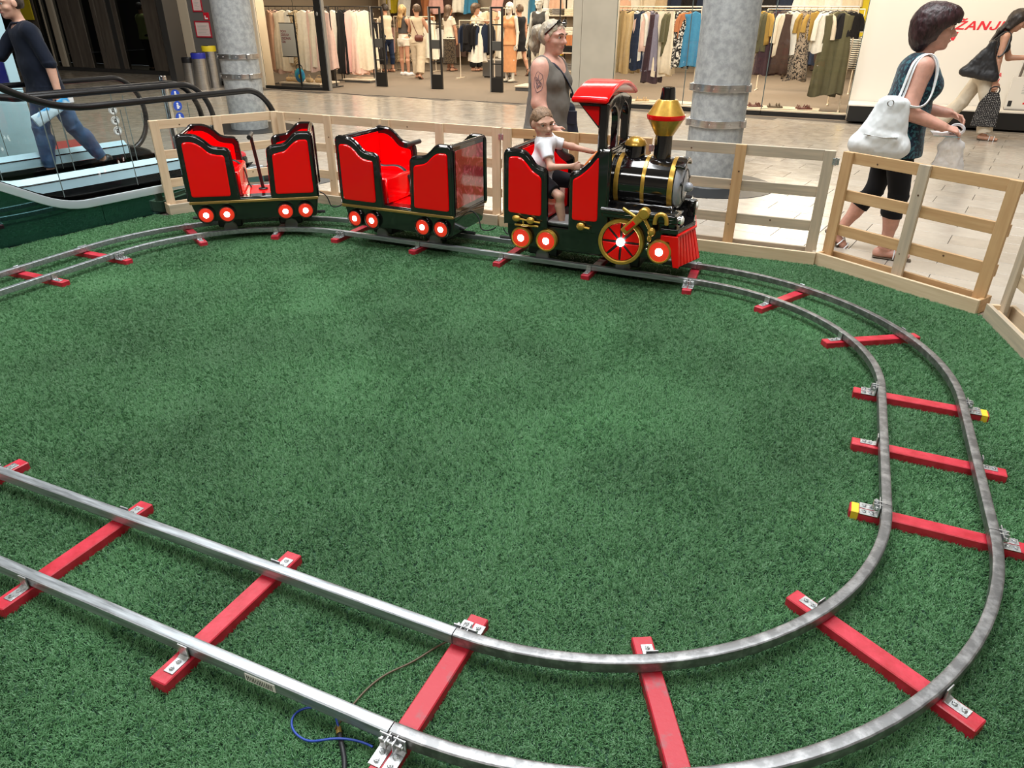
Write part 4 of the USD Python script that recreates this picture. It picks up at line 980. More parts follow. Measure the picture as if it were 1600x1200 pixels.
# blue-framed totem beyond the escalators
tt = thing('information_totem', 'pale blue totem with a navy screen behind the man, at the left edge', 'totem', (*ESC_O, 0), ESC_RZ)
obj('lower_panel', box2(-1.4, -.18, 3.2, 3.5, .03, .80, .006), 'esc_panel_blue', tt, smooth=False)
obj('lower_panel', box2(-.174, .655, 3.2, 3.5, .03, .80, .006), 'esc_panel_blue', tt, smooth=False)
obj('frame', extrude([(-1.4, .805), (.655, .805), (.655, 2.1), (-1.4, 2.1)], .3, .006, 'xz', 3.5, hole=[(-1.3, .87), (.545, .87), (.545, 2.0), (-1.3, 2.0)]), 'esc_panel_blue', tt, smooth=False)
obj('screen', box2(-1.3, .545, 3.215, 3.48, .87, 2.0, .003), 'navy_screen', tt, smooth=False)
obj('plinth', box2(-1.36, .62, 3.23, 3.47, 0, .03, .002), 'esc_black', tt, smooth=False)
# ================================================================== people: smooth bodies from blended tapered limbs
def unit(v):
    v = np.asarray(v, float); return v / max(np.linalg.norm(v), 1e-9)
class Limb:
    """A tapered limb from a to b; ra / rb = (half width along side, half depth); flat ends or rounded; k = blending."""
    def __init__(s, a, b, ra, rb=None, side=None, flat=False, k=None, cap=None):
        s.a, s.b = np.asarray(a, float), np.asarray(b, float)
        s.ra = np.array(ra if np.ndim(ra) else (ra, ra), float); rb = ra if rb is None else rb
        s.rb = np.array(rb if np.ndim(rb) else (rb, rb), float)
        d = s.b - s.a; s.L = np.linalg.norm(d); s.d = d / max(s.L, 1e-9) if s.L > 1e-6 else np.array([0, 0, 1.])
        sd = np.asarray(side if side is not None else ((0, 1, 0) if abs(s.d[1]) < .9 else (1, 0, 0)), float)
        sd = sd - s.d * np.dot(sd, s.d); s.sd = unit(sd); s.fd = np.cross(s.d, s.sd)
        s.flat, s.k = flat, k; s.cap = cap
        R = max(s.ra.max(), s.rb.max())
        s.lo, s.hi = np.minimum(s.a, s.b) - R, np.maximum(s.a, s.b) + R
    def dist(s, P):
        q = P - s.a; t = q @ s.d; u = np.clip(t / max(s.L, 1e-9), 0, 1)
        w = s.ra[0] + (s.rb[0] - s.ra[0]) * u; e = s.ra[1] + (s.rb[1] - s.ra[1]) * u
        x, y = q @ s.sd, q @ s.fd
        over = t - u * s.L
        m = np.minimum(w, e)
        if s.flat: return np.maximum((np.sqrt((x / w) ** 2 + (y / e) ** 2) - 1) * m, np.maximum(-t, t - s.L))
        c = m if s.cap is None else s.cap
        return (np.sqrt((x / w) ** 2 + (y / e) ** 2 + (over / c) ** 2) - 1) * m
class Ball(Limb):
    def __init__(s, c, r, ax=None, k=None):
        r = np.array(r if np.ndim(r) else (r, r, r), float)
        s.c, s.r = np.asarray(c, float), r; s.M = np.eye(3) if ax is None else np.asarray(ax, float); s.k = k
        R = r.max(); s.lo, s.hi = s.c - R, s.c + R
    def dist(s, P):
        q = (P - s.c) @ s.M.T / s.r
        return (np.sqrt((q * q).sum(-1)) - 1) * s.r.min()
def surface(prims, h=.006, k=.02, cuts=(), wrinkle=0, seed=0, bites=(), wfreq=14):
    """Zero surface of the smooth union of prims, minus bites, on the negative side of every cut (point, normal)."""
    lo = np.min([p.lo for p in prims], 0) - k - 3 * h; hi = np.max([p.hi for p in prims], 0) + k + 3 * h
    n = np.ceil((hi - lo) / h).astype(int) + 1
    ax = [lo[i] + h * np.arange(n[i]) for i in range(3)]
    D = np.full(n, 1.0, np.float32)
    for p in prims:
        kk = p.k if p.k is not None else k
        i0 = np.maximum(((p.lo - kk * 1.5 - 2 * h - lo) / h).astype(int), 0); i1 = np.minimum(((p.hi + kk * 1.5 + 2 * h - lo) / h).astype(int) + 2, n)
        sl = tuple(slice(a, b) for a, b in zip(i0, i1))
        G = np.stack(np.meshgrid(*[ax[i][sl[i]] for i in range(3)], indexing='ij'), -1)
        d = p.dist(G); c = D[sl]
        if kk > 0:
            e = np.maximum(kk - np.abs(c - d), 0) / kk; D[sl] = np.minimum(c, d) - e * e * kk * .25
        else: D[sl] = np.minimum(c, d)
    G = None
    for p in bites:
        i0 = np.maximum(((p.lo - 3 * h - lo) / h).astype(int), 0); i1 = np.minimum(((p.hi + 3 * h - lo) / h).astype(int) + 2, n)
        if (i1 <= i0).any(): continue
        sl = tuple(slice(a, b) for a, b in zip(i0, i1))
        G = np.stack(np.meshgrid(*[ax[i][sl[i]] for i in range(3)], indexing='ij'), -1)
        kk = .006; d = -p.dist(G); c = D[sl]; e = np.maximum(kk - np.abs(c - d), 0) / kk
        D[sl] = np.maximum(c, d) + e * e * kk * .25
    for c, nrm in cuts:
        nrm = unit(nrm); d = sum((ax[i] - c[i]).reshape([-1 if j == i else 1 for j in range(3)]) * nrm[i] for i in range(3))
        D = np.maximum(D, d)
    D[[0, -1]] = D[:, [0, -1]] = 1; D[:, :, [0, -1]] = 1
    V, F = nets(D); V = lo + V * h
    if wrinkle:
        N = trimesh.Trimesh(V, F, process=False).vertex_normals
        st = np.array([1.0, 1.0, .55]) * wfreq
        V = V + N * (wrinkle * (meshkit.fbm(V * st, 3, seed) - .5) * 2)[:, None]
    return V, F
def nets(D):
    S = D < 0; nx, ny, nz = D.shape
    cs = [(i, j, k) for i in (0, 1) for j in (0, 1) for k in (0, 1)]
    sub = lambda A, c: A[c[0]:nx - 1 + c[0], c[1]:ny - 1 + c[1], c[2]:nz - 1 + c[2]]
    cnt = sum(sub(S, c).astype(np.int8) for c in cs)
    act = (cnt > 0) & (cnt < 8)
    idx = np.argwhere(act); ID = np.full(act.shape, -1, np.int64); ID[act] = np.arange(len(idx))
    val = np.stack([D[idx[:, 0] + c[0], idx[:, 1] + c[1], idx[:, 2] + c[2]] for c in cs], 1)
    P = np.zeros((len(idx), 3)); m = np.zeros(len(idx))
    for a in range(8):
        for b in range(a + 1, 8):
            ca, cb = np.array(cs[a]), np.array(cs[b])
            if np.abs(ca - cb).sum() != 1: continue
            x = (val[:, a] < 0) != (val[:, b] < 0); t = val[x, a] / (val[x, a] - val[x, b])
            P[x] += ca + (cb - ca) * t[:, None]; m[x] += 1
    V = idx + P / m[:, None]
    F = []
    for axn in range(3):
        b, c = (axn + 1) % 3, (axn + 2) % 3
        A = [slice(1, -1)] * 3; A[axn] = slice(0, -1); B = [slice(1, -1)] * 3; B[axn] = slice(1, None)
        s0, s1 = S[tuple(A)], S[tuple(B)]
        e = np.argwhere(s0 != s1); off = np.ones(3, int); off[axn] = 0; e0 = e + off
        fl = s0[tuple(e.T)]
        def at(db, dc):
            q = e0.copy(); q[:, b] -= db; q[:, c] -= dc; return ID[tuple(q.T)]
        q = np.stack([at(1, 1), at(0, 1), at(0, 0), at(1, 0)], 1)
        q[~fl] = q[~fl][:, ::-1]; F += [q[:, [0, 1, 2]], q[:, [0, 2, 3]]]
    return V, np.vstack(F)

_fabrics = {}
def fab(color, kind='plain', c2=None, scale=20, rough=.85):
    key = (tuple(color), kind, c2, scale)
    if key in _fabrics: return _fabrics[key]
    nm = 'cloth_%02d' % len(_fabrics); _fabrics[key] = nm
    if kind == 'plain': mat(nm, tuple(color), rough, var=.05, vscale=14, sheen=.06, spec=.2)
    elif kind == 'print': mat(nm, tuple(color), rough, color2=c2, vscale=scale, detail=2.5, ramp=(.50, .56), sheen=.2, spec=.2)
    elif kind == 'dots':
        MAT[nm] = usdkit.material(stage, '/World/Looks/' + nm, {'tc': ('texture_coordinate', {}), 'v': ('voronoi_texture', dict(scale=scale, randomness=.35)), 'r': ('rgb_ramp', dict(ramp=[(0, c2), (.22, c2), (.27, tuple(color)), (1, tuple(color))])), 'p': ('principled_bsdf', dict(roughness=rough))},
            [('tc.object', 'v.vector'), ('v.distance', 'r.fac'), ('r.color', 'p.base_color')], surface='p.BSDF')
    elif kind == 'stripes':
        MAT[nm] = usdkit.material(stage, '/World/Looks/' + nm, {'tc': ('texture_coordinate', {}), 'v': ('wave_texture', dict(scale=scale, distortion=1.5, bands_direction='z', detail=1)), 'r': ('rgb_ramp', dict(ramp=[(0, c2), (.45, c2), (.55, tuple(color)), (1, tuple(color))])), 'p': ('principled_bsdf', dict(roughness=rough))},
            [('tc.object', 'v.vector'), ('v.fac', 'r.fac'), ('r.color', 'p.base_color')], surface='p.BSDF')
    return nm
mat('skin_fair', (0.62, 0.36, 0.26), .48, sss=.12, var=.06, vscale=25)
mat('skin_tan', (0.55, 0.29, 0.19), .48, sss=.12, var=.06, vscale=25)
mat('skin_pink', (0.62, 0.33, 0.25), .48, sss=.12, var=.08, vscale=22)
mat('hair_dark', (0.025, 0.017, 0.013), .5, var=.5, vscale=60, bump=.6, bscale=90, stretch=(1, 1, .25))
mat('hair_burgundy', (0.030, 0.010, 0.012), .42, var=.6, vscale=60, bump=.7, bscale=90, stretch=(1, 1, .3))
mat('hair_brown', (0.10, 0.060, 0.035), .5, var=.4, vscale=70, bump=.6, bscale=100)
mat('hair_boy', (0.21, 0.125, 0.070), .6, var=.35, vscale=90, bump=.6, bscale=140)
mat('hair_ash', (0.56, 0.45, 0.30), .5, color2=(.27, .235, .19), vscale=22, detail=4, bump=.7, bscale=90, stretch=(1, 1, .3))
mat('hair_blond', (0.36, 0.22, 0.09), .5, var=.4, vscale=50, bump=.6, bscale=90, stretch=(1, 1, .25))
mat('eye_white', (.75, .73, .70), .25); mat('eye_dark', (.03, .02, .015), .2); mat('lip', (.42, .14, .12), .45); mat('brow', (.06, .04, .03), .7)
mat('mannequin', (.62, .58, .50), .35)
mat('bag_white', (.74, .77, .78), .42, var=.05, vscale=10, bump=.3, bscale=12)
mat('bag_black', (.014, .014, .016), .45, bump=.3, bscale=14); mat('bag_navy', (.010, .013, .030), .5); mat('bag_brown', (.12, .03, .02), .45)
MAT['thin_plastic'] = usdkit.material(stage, '/World/Looks/thin_plastic', {'t': ('transparent_bsdf', dict(color=(.95, .95, .96))), 'p': ('principled_bsdf', dict(base_color=(.80, .79, .80), roughness=.25, specular_ior_level=.7)), 'l': ('layer_weight', dict(blend=.45)), 'r': ('map_range', dict(from_min=0, from_max=.8, to_min=.30, to_max=.85)), 'm': ('mix_closure', {})},
    [('l.facing', 'r.value'), ('r.result', 'm.fac'), ('t.BSDF', 'm.closure1'), ('p.BSDF', 'm.closure2')], surface='m.closure')

def basis(fwd, up=(0, 0, 1)):
    f = unit(fwd); s = unit(np.cross(up, f)); return np.array([f, s, np.cross(f, s)])   # forward, left, up
def hand_prims(wrist, d, palm, H, side, curl=.5, spread=.12, grip=False):
    """Palm, four unequal two-jointed fingers, a thumb that leaves the side of the palm. palm: the way the palm faces."""
    d = unit(d); pn = unit(np.asarray(palm, float) - d * np.dot(palm, d)); w = np.cross(pn, d) * side   # w points to the thumb side
    s = H / 1.7
    k0 = wrist + d * .092 * s
    out = [Limb(wrist + d * .008 * s, k0, (.029 * s, .015 * s), (.040 * s, .013 * s), side=w, k=.012)]
    r = .0088 * s
    for o, L in ((.030, .070), (.010, .080), (-.010, .074), (-.029, .058)):
        a = k0 + w * o * s - d * .004; a1 = unit(d + w * o * spread * 12 * .3 + pn * curl)
        b = a + a1 * L * .55 * s; a2 = unit(a1 + pn * curl * 1.6 - d * curl * .5)
        out += [Limb(a, b, r, r * .92, k=.006), Limb(b, b + a2 * L * .5 * s, r * .92, r * .75, k=.004)]
    t0 = wrist + d * .030 * s + w * .026 * s
    t1 = t0 + unit(d * .75 + w * .75 + pn * .35) * .036 * s
    t2 = t1 + unit(d * .95 + w * .1 + pn * (.25 + curl * .7)) * .034 * s
    out += [Limb(t0, t1, r * 1.3, r * 1.1, k=.010), Limb(t1, t2, r * 1.08, r * .8, k=.005)]
    return out
def build_person(label, loc, rz, H, pose, look, group=None, cat='person', name='person', h=.0065, detail=True):
    """pose: directions in the person's own frame (x forward, y left, z up); look: colours and clothes."""
    t = thing(name, label, cat, loc, rz, group)
    g = look.get('girth', 1.0); fem = look.get('fem', False); hs = look.get('head', 1.0)
    sp = unit(pose.get('spine', (0, 0, 1))); sh_ax = unit(pose.get('shoulders', (0, 1, 0))); hip_ax = unit(pose.get('hips', (0, 1, 0)))
    sh_ax = unit(sh_ax - sp * np.dot(sh_ax, sp))
    J = {}
    thL, thR = unit(pose.get('thighL', (0, 0, -1))), unit(pose.get('thighR', (0, 0, -1)))
    snL, snR = unit(pose.get('shinL', (0, 0, -1))), unit(pose.get('shinR', (0, 0, -1)))
    lt, ls, hw = .245 * H, .235 * H, (.052 if not fem else .056) * H
    low = min((thL * lt + snL * ls)[2], (thR * lt + snR * ls)[2])
    hip = np.array([0, 0, pose['hip'] if 'hip' in pose else -low + .048 * H]) + np.array(pose.get('shift', (0, 0, 0)))
    J['hip'] = hip
    J['waist'] = hip + sp * .10 * H; J['chest'] = hip + sp * .215 * H; J['neck'] = hip + sp * .305 * H
    swd = (.108 if not fem else .096) * H * look.get('shoulder', 1.0)
    for s_, n in ((1, 'L'), (-1, 'R')):
        J['sh' + n] = J['chest'] + sp * .060 * H + sh_ax * s_ * swd + np.array(pose.get('shrug' + n, (0, 0, 0)))
        J['el' + n] = J['sh' + n] + unit(pose.get('arm' + n, (0, .12 * s_, -1))) * .172 * H
        J['wr' + n] = J['el' + n] + unit(pose.get('fore' + n, (.1, .05 * s_, -1))) * .148 * H
        J['hp' + n] = hip + hip_ax * s_ * hw
        J['kn' + n] = J['hp' + n] + (thL if s_ > 0 else thR) * lt
        J['an' + n] = J['kn' + n] + (snL if s_ > 0 else snR) * ls
    hd = unit(pose.get('neckdir', (.12, 0, 1)))
    hc = J['neck'] + hd * .105 * H * (.5 + .5 * hs) + np.array(pose.get('headshift', (0, 0, 0)))
    B = basis(pose.get('face', (1, 0, 0)), pose.get('headup', (0, 0, 1)))   # rows: forward, left, up
    hh = .066 * H * hs
    loc_ = lambda f, l, u: hc + B.T @ np.array([f, l, u]) * hh
    J['head'] = hc
    # ---- skin
    sk = []
    bw, bd = .098 * H * g, .062 * H * g
    pw, pd = (.098 if not fem else .108) * H * g, (.068 if not fem else .075) * H * g
    ww_, wd = (.086 if not fem else .078) * H * look.get('waist', g), .060 * H * look.get('waist', g)
    fwdv = np.cross(sh_ax, sp)
    torso = [Limb(hip - sp * .025 * H, J['waist'], (pw, pd), (ww_, wd), side=hip_ax, k=.05), Limb(J['waist'], J['chest'] + sp * .03 * H, (ww_, wd), (bw, bd), side=sh_ax, k=.05),
             Limb(J['shL'] - sh_ax * .02 * H, J['shR'] + sh_ax * .02 * H, .036 * H, .036 * H, k=.05)]
    if fem:
        for s_ in (1, -1): torso.append(Ball(J['chest'] + fwdv * (bd * .70) + sh_ax * s_ * .042 * H - sp * .012 * H, .040 * H * look.get('bust', g), k=.04))
    if look.get('belly'): torso.append(Ball(J['waist'] + fwdv * wd * .45 - sp * .01 * H, (.075 * H * look['belly'],) * 3, k=.06))
    sk += torso
    sk += [Limb(J['neck'] - sp * .02 * H, hc - hd * .3 * hh, .031 * H * (.7 + .3 * g), .029 * H * (.7 + .3 * g), k=.03)]
    head = [Ball(loc_(-.10, 0, .22), np.array([.98, .78, .86]) * hh, B, k=.02), Ball(loc_(.22, 0, -.38), np.array([.66, .60, .66]) * hh, B, k=.03), Ball(loc_(.42, 0, -.80), np.array([.34, .36, .26]) * hh, B, k=.03),
            Limb(loc_(.80, 0, .12), loc_(1.07, 0, -.24), .09 * hh, .14 * hh, k=.012), Ball(loc_(.90, 0, -.30), np.array([.15, .22, .11]) * hh, B, k=.010),
            Ball(loc_(.70, 0, .22), np.array([.20, .55, .12]) * hh, B, k=.02), Ball(loc_(.80, 0, -.545), np.array([.13, .24, .060]) * hh, B, k=.008), Ball(loc_(.79, 0, -.655), np.array([.13, .21, .065]) * hh, B, k=.008), Ball(loc_(.66, 0, -.93), np.array([.16, .24, .14]) * hh, B, k=.02)]
    for s_ in (1, -1):
        head += [Ball(loc_(-.02, s_ * .80, -.05), np.array([.22, .09, .30]) * hh, B, k=.008), Ball(loc_(.52, s_ * .42, -.28), np.array([.24, .22, .2]) * hh, B, k=.02)]
    sk += head
    am = look.get('arm', g)
    arms = {}
    for n in 'LR':
        arms[n] = [Limb(J['sh' + n], J['el' + n], .031 * H * am, .0255 * H * am, k=.03), Limb(J['el' + n], J['wr' + n], .026 * H * am, .0175 * H * (.6 + .4 * am), k=.02)]
        sk += arms[n]
        fd = unit(J['wr' + n] - J['el' + n])
        sk += hand_prims(J['wr' + n], pose.get('hand' + n, fd), pose.get('palm' + n, (0, 1 if n == 'R' else -1, 0)), H * look.get('hand', 1.0), pose.get('thumb' + n, 1 if n == 'L' else -1), pose.get('curl' + n, .45))
    legs = {}
    lg = look.get('leg', g)
    for n in 'LR':
        calf = J['kn' + n] + (J['an' + n] - J['kn' + n]) * .30 - np.array([.012 * H, 0, 0])
        legs[n] = [Limb(J['hp' + n], J['kn' + n], .053 * H * lg, .034 * H * lg, k=.03), Limb(J['kn' + n], J['an' + n], .034 * H * lg, .021 * H * (.5 + .5 * lg), k=.02), Limb(calf, J['kn' + n] + (J['an' + n] - J['kn' + n]) * .55, .036 * H * lg, .027 * H * lg, k=.02)]
        sk += legs[n]
        f = unit(pose.get('foot' + n, (1, 0, 0))); upv = unit(np.array([0, 0, 1.]) - f * f[2])
        heel = J['an' + n] - upv * .024 * H - f * .022 * H
        J['heel' + n], J['toe' + n] = heel, heel + f * .125 * H
        sk += [Limb(heel, heel + f * .085 * H, (.021 * H, .023 * H), (.026 * H, .017 * H), side=np.cross(upv, f), k=.02), Limb(heel + f * .085 * H, heel + f * .122 * H, (.026 * H, .017 * H), (.021 * H, .011 * H), side=np.cross(upv, f), k=.015)]
    bites = [Ball(loc_(.86, s_ * .33, .06), np.array([.135, .16, .085]) * hh, B) for s_ in (1, -1)] if detail else []
    BV, BF = surface(sk, h, .02, bites=bites)
    obj('body', (BV, BF), look.get('skin', 'skin_fair'), t, smooth=True)
    hv = (BV - hc) @ B.T / hh
    def on_face(l, u, out=0.0):
        m = (np.abs(hv[:, 1] - l) < .10) & (np.abs(hv[:, 2] - u) < .10) & (hv[:, 0] > 0)
        return loc_((hv[m, 0].max() if m.any() else .8) + out, l, u)
    # ---- face
    if detail:
        for s_ in (1, -1):
            e = obj('eye', sphere(.115 * hh, loc_(.72, s_ * .33, .06), 12), 'eye_white', t)
            obj('iris', sphere(.062 * hh, loc_(.80, s_ * .335, .055), 10), 'eye_dark', e)
            obj('eyebrow', tube(np.array([on_face(s_ * .14, .27), on_face(s_ * .34, .33), on_face(s_ * .54, .26, -.02)]), look.get('browr', .036) * hh, 6), look.get('brow', 'brow'), t)
        obj('mouth', tube(np.array([on_face(.20, -.60, -.05), on_face(.10, -.595, -.005), on_face(0, -.60, .0), on_face(-.10, -.595, -.005), on_face(-.20, -.60, -.05)]), .045 * hh, 8), 'lip', t)
    # ---- hair
    hairk = look.get('hairstyle', 'short'); hm = look.get('hair', 'hair_dark')
    hp = [Ball(loc_(-.135, 0, .27), np.array([1.0, .835, .885]) * hh, B, k=.02)]
    cuts = [(loc_(.60, 0, .50), B.T @ np.array([.80, 0, -.60]))]
    cuts2 = []
    if hairk == 'short': hp += [Ball(loc_(-.42, 0, -.10), np.array([.62, .80, .62]) * hh, B, k=.02)]; cuts.append((loc_(0, 0, -.50), B.T @ np.array([0, 0, -1])))
    if hairk == 'puffy':
        hp = [Ball(loc_(-.12, 0, .42), np.array([1.28, 1.10, 1.02]) * hh, B, k=.03), Ball(loc_(-.50, 0, -.20), np.array([.86, 1.0, .95]) * hh, B, k=.03), Ball(loc_(.55, 0, .78), np.array([.62, .72, .42]) * hh, B, k=.03), Ball(loc_(-.55, 0, -.72), np.array([.55, .70, .55]) * hh, B, k=.03)]
        cuts = [(loc_(.62, 0, .30), B.T @ np.array([.72, 0, -.70])), (loc_(0, 0, -1.35), B.T @ np.array([0, 0, -1]))]
    if hairk == 'long':
        hp += [Ball(loc_(-.35, 0, -.10), np.array([.82, .92, .8]) * hh, B, k=.03)]
        bk_ = J['neck'] - fwdv * .055 * H
        hp += [Limb(loc_(-.55, 0, .0), bk_ + sp * .0, (.75 * hh, .42 * hh), (.80 * hh, .30 * hh), side=sh_ax, k=.04), Limb(bk_, bk_ - sp * look.get('hairlen', .10) * H - fwdv * .02 * H, (.80 * hh, .30 * hh), (.55 * hh, .16 * hh), side=sh_ax, k=.03)]
        for s_ in (1, -1): hp.append(Limb(loc_(-.05, s_ * .72, .2), loc_(-.15, s_ * .70, -1.25), (.30 * hh, .30 * hh), (.22 * hh, .24 * hh), k=.03))
        cuts = [(loc_(.56, 0, .62), B.T @ np.array([.75, 0, -.66]))]; cuts2 = []
    if hairk == 'ponytail':
        hp += [Ball(loc_(-.48, 0, .0), np.array([.6, .82, .7]) * hh, B, k=.02)]
        a = loc_(-1.0, 0, .35)
        hp += [Limb(a, loc_(-1.45, 0, .15), .26 * hh, .40 * hh, k=.02), Limb(loc_(-1.45, 0, .15), loc_(-1.70, 0, -.8), .40 * hh, .34 * hh, k=.03), Limb(loc_(-1.70, 0, -.8), loc_(-1.55, .1, -1.5), .32 * hh, .06 * hh, k=.03), Limb(loc_(-1.5, .1, .3), loc_(-2.05, -.1, -.55), .20 * hh, .05 * hh, k=.02), Limb(loc_(-1.3, -.1, .0), loc_(-1.35, .15, -1.2), .22 * hh, .05 * hh, k=.02), Limb(loc_(-1.3, 0, .5), loc_(-1.75, .12, .30), .16 * hh, .04 * hh, k=.02)]
        cuts = [(loc_(.55, 0, .60), B.T @ np.array([.80, 0, -.60]))]
    if hairk != 'none':
        if hairk in ('long',):
            V, F = surface(hp, h * 1.15, .02, cuts=[], wrinkle=.006, seed=5, wfreq=40, bites=[Ball(loc_(.62, 0, -.28), np.array([.72, .64, .86]) * hh, B)])
        elif hairk == 'ponytail':
            V, F = surface(hp, h, .02, cuts=[], wrinkle=.010, seed=5, wfreq=38, bites=[Ball(loc_(.66, 0, -.18), np.array([.72, .95, .76]) * hh, B), Ball(loc_(.1, 0, -1.0), np.array([.9, 1, .62]) * hh, B)])
        elif hairk == 'puffy':
            V, F = surface(hp, h, .02, cuts=[], wrinkle=.007, seed=5, wfreq=34, bites=[Ball(loc_(.86, 0, -.35), np.array([.82, 1.3, .74]) * hh, B), Ball(loc_(.35, 0, -1.1), np.array([.75, 1.4, .6]) * hh, B)])
        else:
            V, F = surface(hp, h * .9, .015, cuts=cuts, wrinkle=.005, seed=5, wfreq=50, bites=[Ball(loc_(.30, s_ * .85, -.30), np.array([.38, .30, .62]) * hh, B) for s_ in (1, -1)])
        obj('hair', (V, F), hm, t, smooth=True)
    # ---- clothes
    c = .010
    top = look.get('top')
    if top:
        infl = lambda L_, x, y=None: Limb(L_.a, L_.b, L_.ra + x, L_.rb + (x if y is None else y), side=L_.sd, k=L_.k, flat=L_.flat)
        c = .018 if 0.05 <= top.get('hem', .02) < .12 else c
        pr = [Ball(p.c, p.r + c, p.M, k=p.k) if isinstance(p, Ball) else infl(p, c) for p in torso[:2] + torso[3:]]
        if top.get('shoulders', True): pr.append(infl(torso[2], .006))
        hem = top.get('hem', .02)      # how far below the hip the hem falls (fraction of H)
        if hem > 0:
            pr.append(Limb(J['waist'], hip - sp * .04 * H + np.array([0, 0, 0]), (ww_ + c, wd + c), (pw * top.get('flare', 1.06) + c, pd * 1.05 + c), side=hip_ax, k=.03))
            pr.append(Limb(hip - sp * .02 * H, hip + np.array([0, 0, -hem * H]), (pw * 1.02 + c, pd + c), (pw * top.get('flare', 1.06) + c, pd * top.get('flare', 1.06) + c), side=hip_ax, k=.03, flat=True))
        sl = top.get('sleeve', 0)
        for n in 'LR':
            A = arms[n][0]
            if sl > 0:
                e = A.a + (A.b - A.a) * min(sl, 1); pr.append(Limb(A.a, e, A.ra + top.get('loose', .012), A.rb * 1.05 + top.get('loose', .012), k=.025, flat=False if sl >= 1 else True))
                if sl > 1:
                    A2 = arms[n][1]; e2 = A2.a + (A2.b - A2.a) * (sl - 1); pr.append(Limb(A2.a, e2, A2.ra + .012, A2.rb + .014, k=.02, flat=True))
        cu = [(hip + np.array([0, 0, -hem * H if hem > 0 else .0]), (0, 0, -1))] if hem > 0 else [(J['waist'] - sp * .02 * H, -sp)]
        nk = top.get('neckline', .0)
        bi = [Ball(J['neck'] + sp * .022 * H + fwdv * (.03 + nk * .5) * H, np.array([.06 + nk * .4, .052 + nk * .3, .045 + nk]) * H * (.6 + .4 * g), np.array([fwdv, sh_ax, sp]))]
        if sl == 0:
            for n, s_ in (('L', 1), ('R', -1)): bi.append(Ball(J['sh' + n] + sh_ax * s_ * .030 * H * g ** .5 + np.array([0, 0, -.005]), np.array([.075, .040, .068]) * H * g ** .5, np.array([fwdv, sh_ax, sp])))
        obj(top.get('name', 'shirt'), surface(pr, h, .025, cuts=cu, wrinkle=top.get('wrinkle', .005), seed=11, bites=bi), top['mat'], t, smooth=True)
    bt = look.get('bottom')
    if bt:
        pr = [Limb(hip - sp * .03 * H, J['waist'] + sp * .0 * H, (pw + .008, pd + .008), (ww_ + .006, wd + .006), side=hip_ax, k=.04)]
        if bt['kind'] == 'skirt':
            pr += [Limb(hip, np.array([hip[0], hip[1], bt['len'] * H]), (pw + .012, pd + .012), (pw * bt.get('flare', 1.3), pd * bt.get('flare', 1.3) + .02), side=hip_ax, k=.03, flat=True)]
        else:
            f = bt['len']; lo_ = bt.get('loose', .010); fl = bt.get('flare', 0)
            for n in 'LR':
                A, A2 = legs[n][0], legs[n][1]
                pr.append(Limb(A.a, A.a + (A.b - A.a) * min(f, 1), A.ra + lo_ + .004, A.ra + (A.rb - A.ra) * min(f, 1) + lo_ + fl * min(f, 1) * .5, k=.03, flat=f < 1))
                if f > 1:
                    e2 = A2.a + (A2.b - A2.a) * (f - 1) + (A2.d * .04 if f < 1.9 else 0)
                    pr.append(Limb(A2.a, e2, A2.ra + lo_ + fl * .5, np.maximum(A2.ra + (A2.rb - A2.ra) * (f - 1), A2.rb) + lo_ + fl, k=.02, flat=True))
                    pr.append(Limb(legs[n][2].a, A2.a + (e2 - A2.a) * .8, legs[n][2].ra + lo_, np.maximum(legs[n][2].rb, A2.rb) + lo_ + fl * .7, k=.02))
        bts = []
        if bt['kind'] == 'pants' and 1 < bt['len'] < 1.9:
            for n in 'LR':
                A2 = legs[n][1]; e2 = A2.a + (A2.b - A2.a) * (bt['len'] - 1); bts.append(Limb(e2, A2.b + A2.d * .05, .060 * H, .060 * H, flat=True))
        obj(bt.get('name', 'trousers'), surface(pr, h, .02, bites=bts, cuts=[(J['waist'] + sp * bt.get('rise', -.02) * H, sp)], wrinkle=bt.get('wrinkle', .005), seed=17), bt['mat'], t, smooth=True)
    sh = look.get('shoes')
